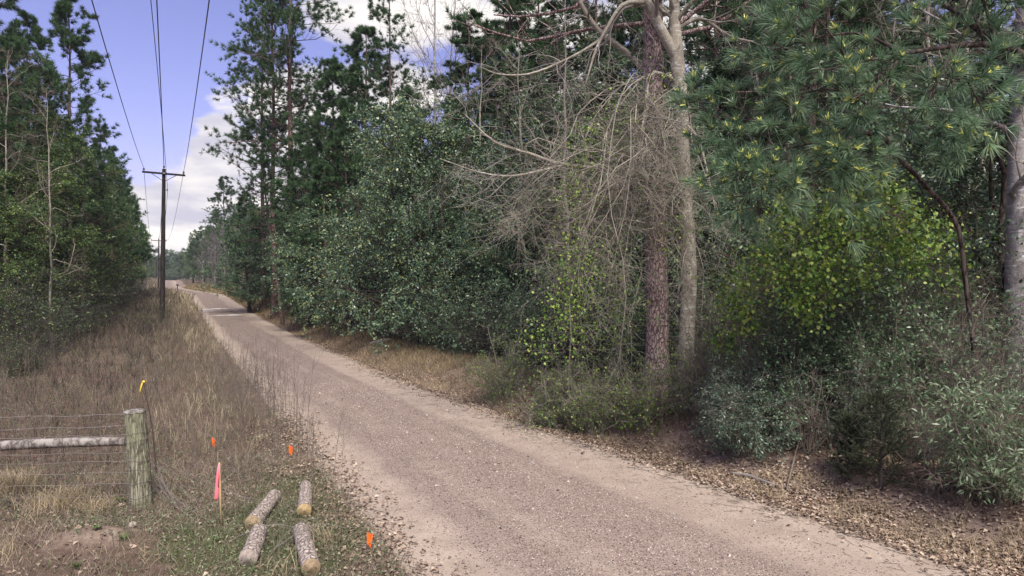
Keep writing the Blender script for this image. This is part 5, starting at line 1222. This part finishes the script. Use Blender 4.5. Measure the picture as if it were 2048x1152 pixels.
for k in range(3):
    pts = [((300, 905, .35, .005), (370, 985, .12, .004), (445, 1062, .02, .003)), ((300, 880, .5, .005), (360, 960, .2, .004), (470, 1075, .02, .003)), ((560, 860, .02, .003), (500, 900, .2, .004), (440, 945, .1, .004))][k]
acc = Acc(); bb = on_ground(380, 1000)
for k in range(20):
    g0 = on_ground(305 + rng.normal()*14, 985) + [0, 0, rng.uniform(.02, .5)]; g2 = on_ground(410 + rng.normal()*50, 1040 + rng.normal()*28) + [0, 0, .01]
    m_ = (g0 + g2)/2 + [rng.normal()*.05, rng.normal()*.05, -.07 + rng.normal()*.03]; s_ = spline([list(g0) + [.0022], list(m_ + rng.normal(size=3)*.04) + [.002], list(g2) + [.001]], 12)
    acc.add(*tubes(s_[None, :, :3] - bb, s_[None, :, 3], 3))
link('bent_stalks', acc.mesh('bent_stalks', M['twig_pale']), None, bb, 'bundle of pale dry stalks bent over from the mossy post towards the pink stake', 'dry stalks')
acc = Acc(); bb = on_ground(520, 930)
for (p0, p1) in (((640, 845), (478, 935)), ((588, 905), (425, 985)), ((385, 780), (480, 960)), ((470, 960), (400, 870)), ((700, 1080), (545, 1110)), ((480, 1152), (600, 1010)), ((520, 1160), (640, 1045)), ((610, 1160), (628, 1060)), ((640, 1100), (470, 1085))):
    g0 = on_ground(*p0) + [0, 0, .12]; g2 = on_ground(*p1) + [0, 0, .05]; m_ = (g0 + g2)/2 + [0, 0, .16]; s_ = spline([list(g0) + [.0015], list(m_) + [.003], list(g2) + [.0038]], 14)
    P = s_[None, :, :3]; acc.add(*tubes(P - bb, s_[None, :, 3], 4)); P2, R2, _, _ = grow(rng, P, s_[None, :, 3], 7, .3, K=5, ang=(20, 50), wander=.2, rr=.6, minr=.0013); acc.add(*tubes(P2 - bb, R2, 3))
link('fallen_stalks', acc.mesh('fallen_stalks', M['twig_pale']), None, bb, 'long pale weed stalks fallen across the grass around the logs and the road edge', 'dry stalks')
cb = on_ground(1120, 855); can = thing('drink_can', 'small crushed pale can lying at the right road edge', 'can', cb + [0, 0, .035], .4)
link('body', Acc().add(*lathe((-.06, 0, 0), [(.0, 0), (.026, .002), (.033, .012), (.033, .105), (.026, .12), (0, .121)], 16, (1, .1, 0))).mesh('can_body', plain('can_body', (.72, .55, .52), .35, .3, var=.3, vscale=30), True), can)
link('lid', Acc().add(*lathe((-.064, 0, 0), [(.0, 0), (.024, .001)], 14, (1, .1, 0))).mesh('can_lid', M['galv']), can)
rb_ = on_ground(1164, 912); V_ = runit(rng, 60)
import bmesh
def rock(loc, r, label, mat, seed):
    bm = bmesh.new(); bmesh.ops.create_icosphere(bm, subdivisions=2, radius=r); rg = np.random.default_rng(seed)
    for v in bm.verts: v.co *= 1 + .22*math.sin(v.co.x/r*3 + seed) + rg.normal()*.05; v.co.z *= .7
    me = bpy.data.meshes.new('rock'); bm.to_mesh(me); bm.free(); me.materials.append(mat); link('rock', me, None, loc, label, 'rock')
rock(rb_ + [0, 0, .02], .035, 'dark walnut sized clod alone on the sandy road', M['twig_dark'], 1)
rock(on_ground(262, 1055) + [0, 0, .01], .06, 'pale stone in the short grass below the mossy post', plain('palestone', (.42, .36, .30), .9), 2)
# mailbox by the far bend
mb = ground_at(355, 118); mx = thing('mailbox', 'small dark mailbox on a post at the far right road verge', 'mailbox', mb)
link('post', Acc().add(*box((0, 0, .45), (.05, .05, .5))).mesh('mailbox_post', M['pole']), mx)
a = np.linspace(0, np.pi, 9); pr_ = [(.12, 0)] + [(.12*math.cos(q), .14 + .12*math.sin(q)) for q in a] + [(-.12, 0)]; n_ = len(pr_)
V_ = np.array([[x_, y_, .95 + z_] for y_ in (-.26, .26) for x_, z_ in pr_]); acc = Acc().add(V_, np.array([[i, (i + 1) % n_, n_ + (i + 1) % n_, n_ + i] for i in range(n_)]))
acc.add(V_, np.arange(n_)[None, ::-1]).add(V_, (np.arange(n_) + n_)[None]); link('box', acc.mesh('mailbox_box', M['wire']), mx)
link('flag', Acc().add(*box((-.14, -.05, 1.28), (.01, .05, .14))).mesh('mailbox_flag', M['wire']), mx)
# small green plants and grass tufts near the post
def leafy(px, py, n, ln, w, label, mat, seed, up=.6):
    rng = np.random.default_rng(seed); b = on_ground(px, py); a = rng.uniform(0, 6.28, n); h_ = rng.uniform(.2, 1, n)*up
    D_ = nrm(np.stack([np.cos(a), np.sin(a), .25 + h_*2], 1)); K = 5; u = np.linspace(0, 1, K); acc = Acc()
    for i in range(n):
        L_ = ln*rng.uniform(.6, 1.1); c = D_[i]*u[:, None]*L_; c[:, 2] -= (u**2)*L_*.35; sd = nrm(np.cross(D_[i], [0, 0, 1.])); wd = w*np.sin(np.pi*np.clip(u*.9 + .08, 0, 1))
        V_ = np.stack([c - sd*wd[:, None], c + [0, 0, -.15*w], c + sd*wd[:, None]], 1).reshape(-1, 3); f = np.array([[k*3 + j, k*3 + j + 1, k*3 + j + 4, k*3 + j + 3] for k in range(K - 1) for j in range(2)])
        acc.add(V_, f, rng.uniform())
    link('small_plant', acc.mesh('small_plant', mat), None, b, label, 'plant')
leafy(243, 1008, 14, .20, .022, 'broad leaved green weed at the left foot of the mossy post', M['grass'], 1, .9)
leafy(150, 1140, 46, .14, .005, 'fine green grass tuft near the bottom left corner', M['grass'], 2, 1.2)
leafy(245, 1085, 26, .17, .006, 'yellowish green grass tuft in front of the mossy post', M['grass'], 3, 1.)
leafy(190, 1062, 9, .11, .02, 'small green rosette left of the yellowish grass tuft', M['grass'], 4, .6)
leafy(430, 1085, 9, .12, .025, 'small bright rosette at the foot of the pink stake', M['grass'], 5, .6)
leafy(1370, 930, 9, .12, .02, 'small green rosette on the right bank among dead leaves', M['grass'], 6, .6)
leafy(1865, 1110, 8, .12, .02, 'tiny green weed on the leaf litter near the bottom right', M['grass'], 7, .6)
def straw(px, py, n, h_, spread, label, seed):
    rng = np.random.default_rng(seed); b = on_ground(px, py); base = np.concatenate([rng.normal(size=(n, 2))*spread, np.zeros((n, 1)) - .02], 1)
    acc = Acc(); add_blades(acc, rng, base, h_*rng.uniform(.4, 1.1, n), rng.uniform(.004, .008, n), lean=.5, curl=1.0)
    link('straw_grass', acc.mesh('straw_grass', M['straw']), None, b, label, 'grass clump')
straw(20, 985, 700, .42, .16, 'tall straw coloured grass clump at the left edge under the rail', 11)
straw(120, 1010, 700, .30, .22, 'straw coloured grass clump left of the mossy post', 12)
straw(195, 1025, 260, .26, .10, 'small straw clump between the grass clump and the mossy post', 13)
straw(1130, 770, 160, .5, .14, 'upright dry straw clump on the bank left of the vine bushes', 14)
straw(640, 1090, 60, .32, .08, 'dry grass stems standing beside the lower right log', 15)
straw(560, 1150, 40, .3, .10, 'dry grass stems in front of the lower right log', 16)
# ------------------------------------------------------------------ the air: faint haze that pales the far trees
V_, f = box((0, 130, 24), (420, 300, 28)); hz = Acc().add(V_, f).mesh('haze', newmat('haze')[0]); nt_ = hz.materials[0].node_tree
nt_.nodes.remove(nt_.nodes['Principled BSDF']); pv = nt_.nodes.new('ShaderNodeVolumePrincipled'); pv.inputs['Color'].default_value = (.80, .84, 1, 1); pv.inputs['Density'].default_value = .00025
nt_.links.new(pv.outputs[0], nt_.nodes['Material Output'].inputs['Volume']); link('haze', hz, kind='stuff')
straw(60, 1045, 120, .18, .25, 'short straw tuft behind the bare sandy heap', 17)
straw(10, 1110, 150, .2, .2, 'short straw tuft in front of the sandy heap at the left edge', 18)
straw(300, 1110, 120, .16, .25, 'low straw tuft in the middle of the short grass', 19)
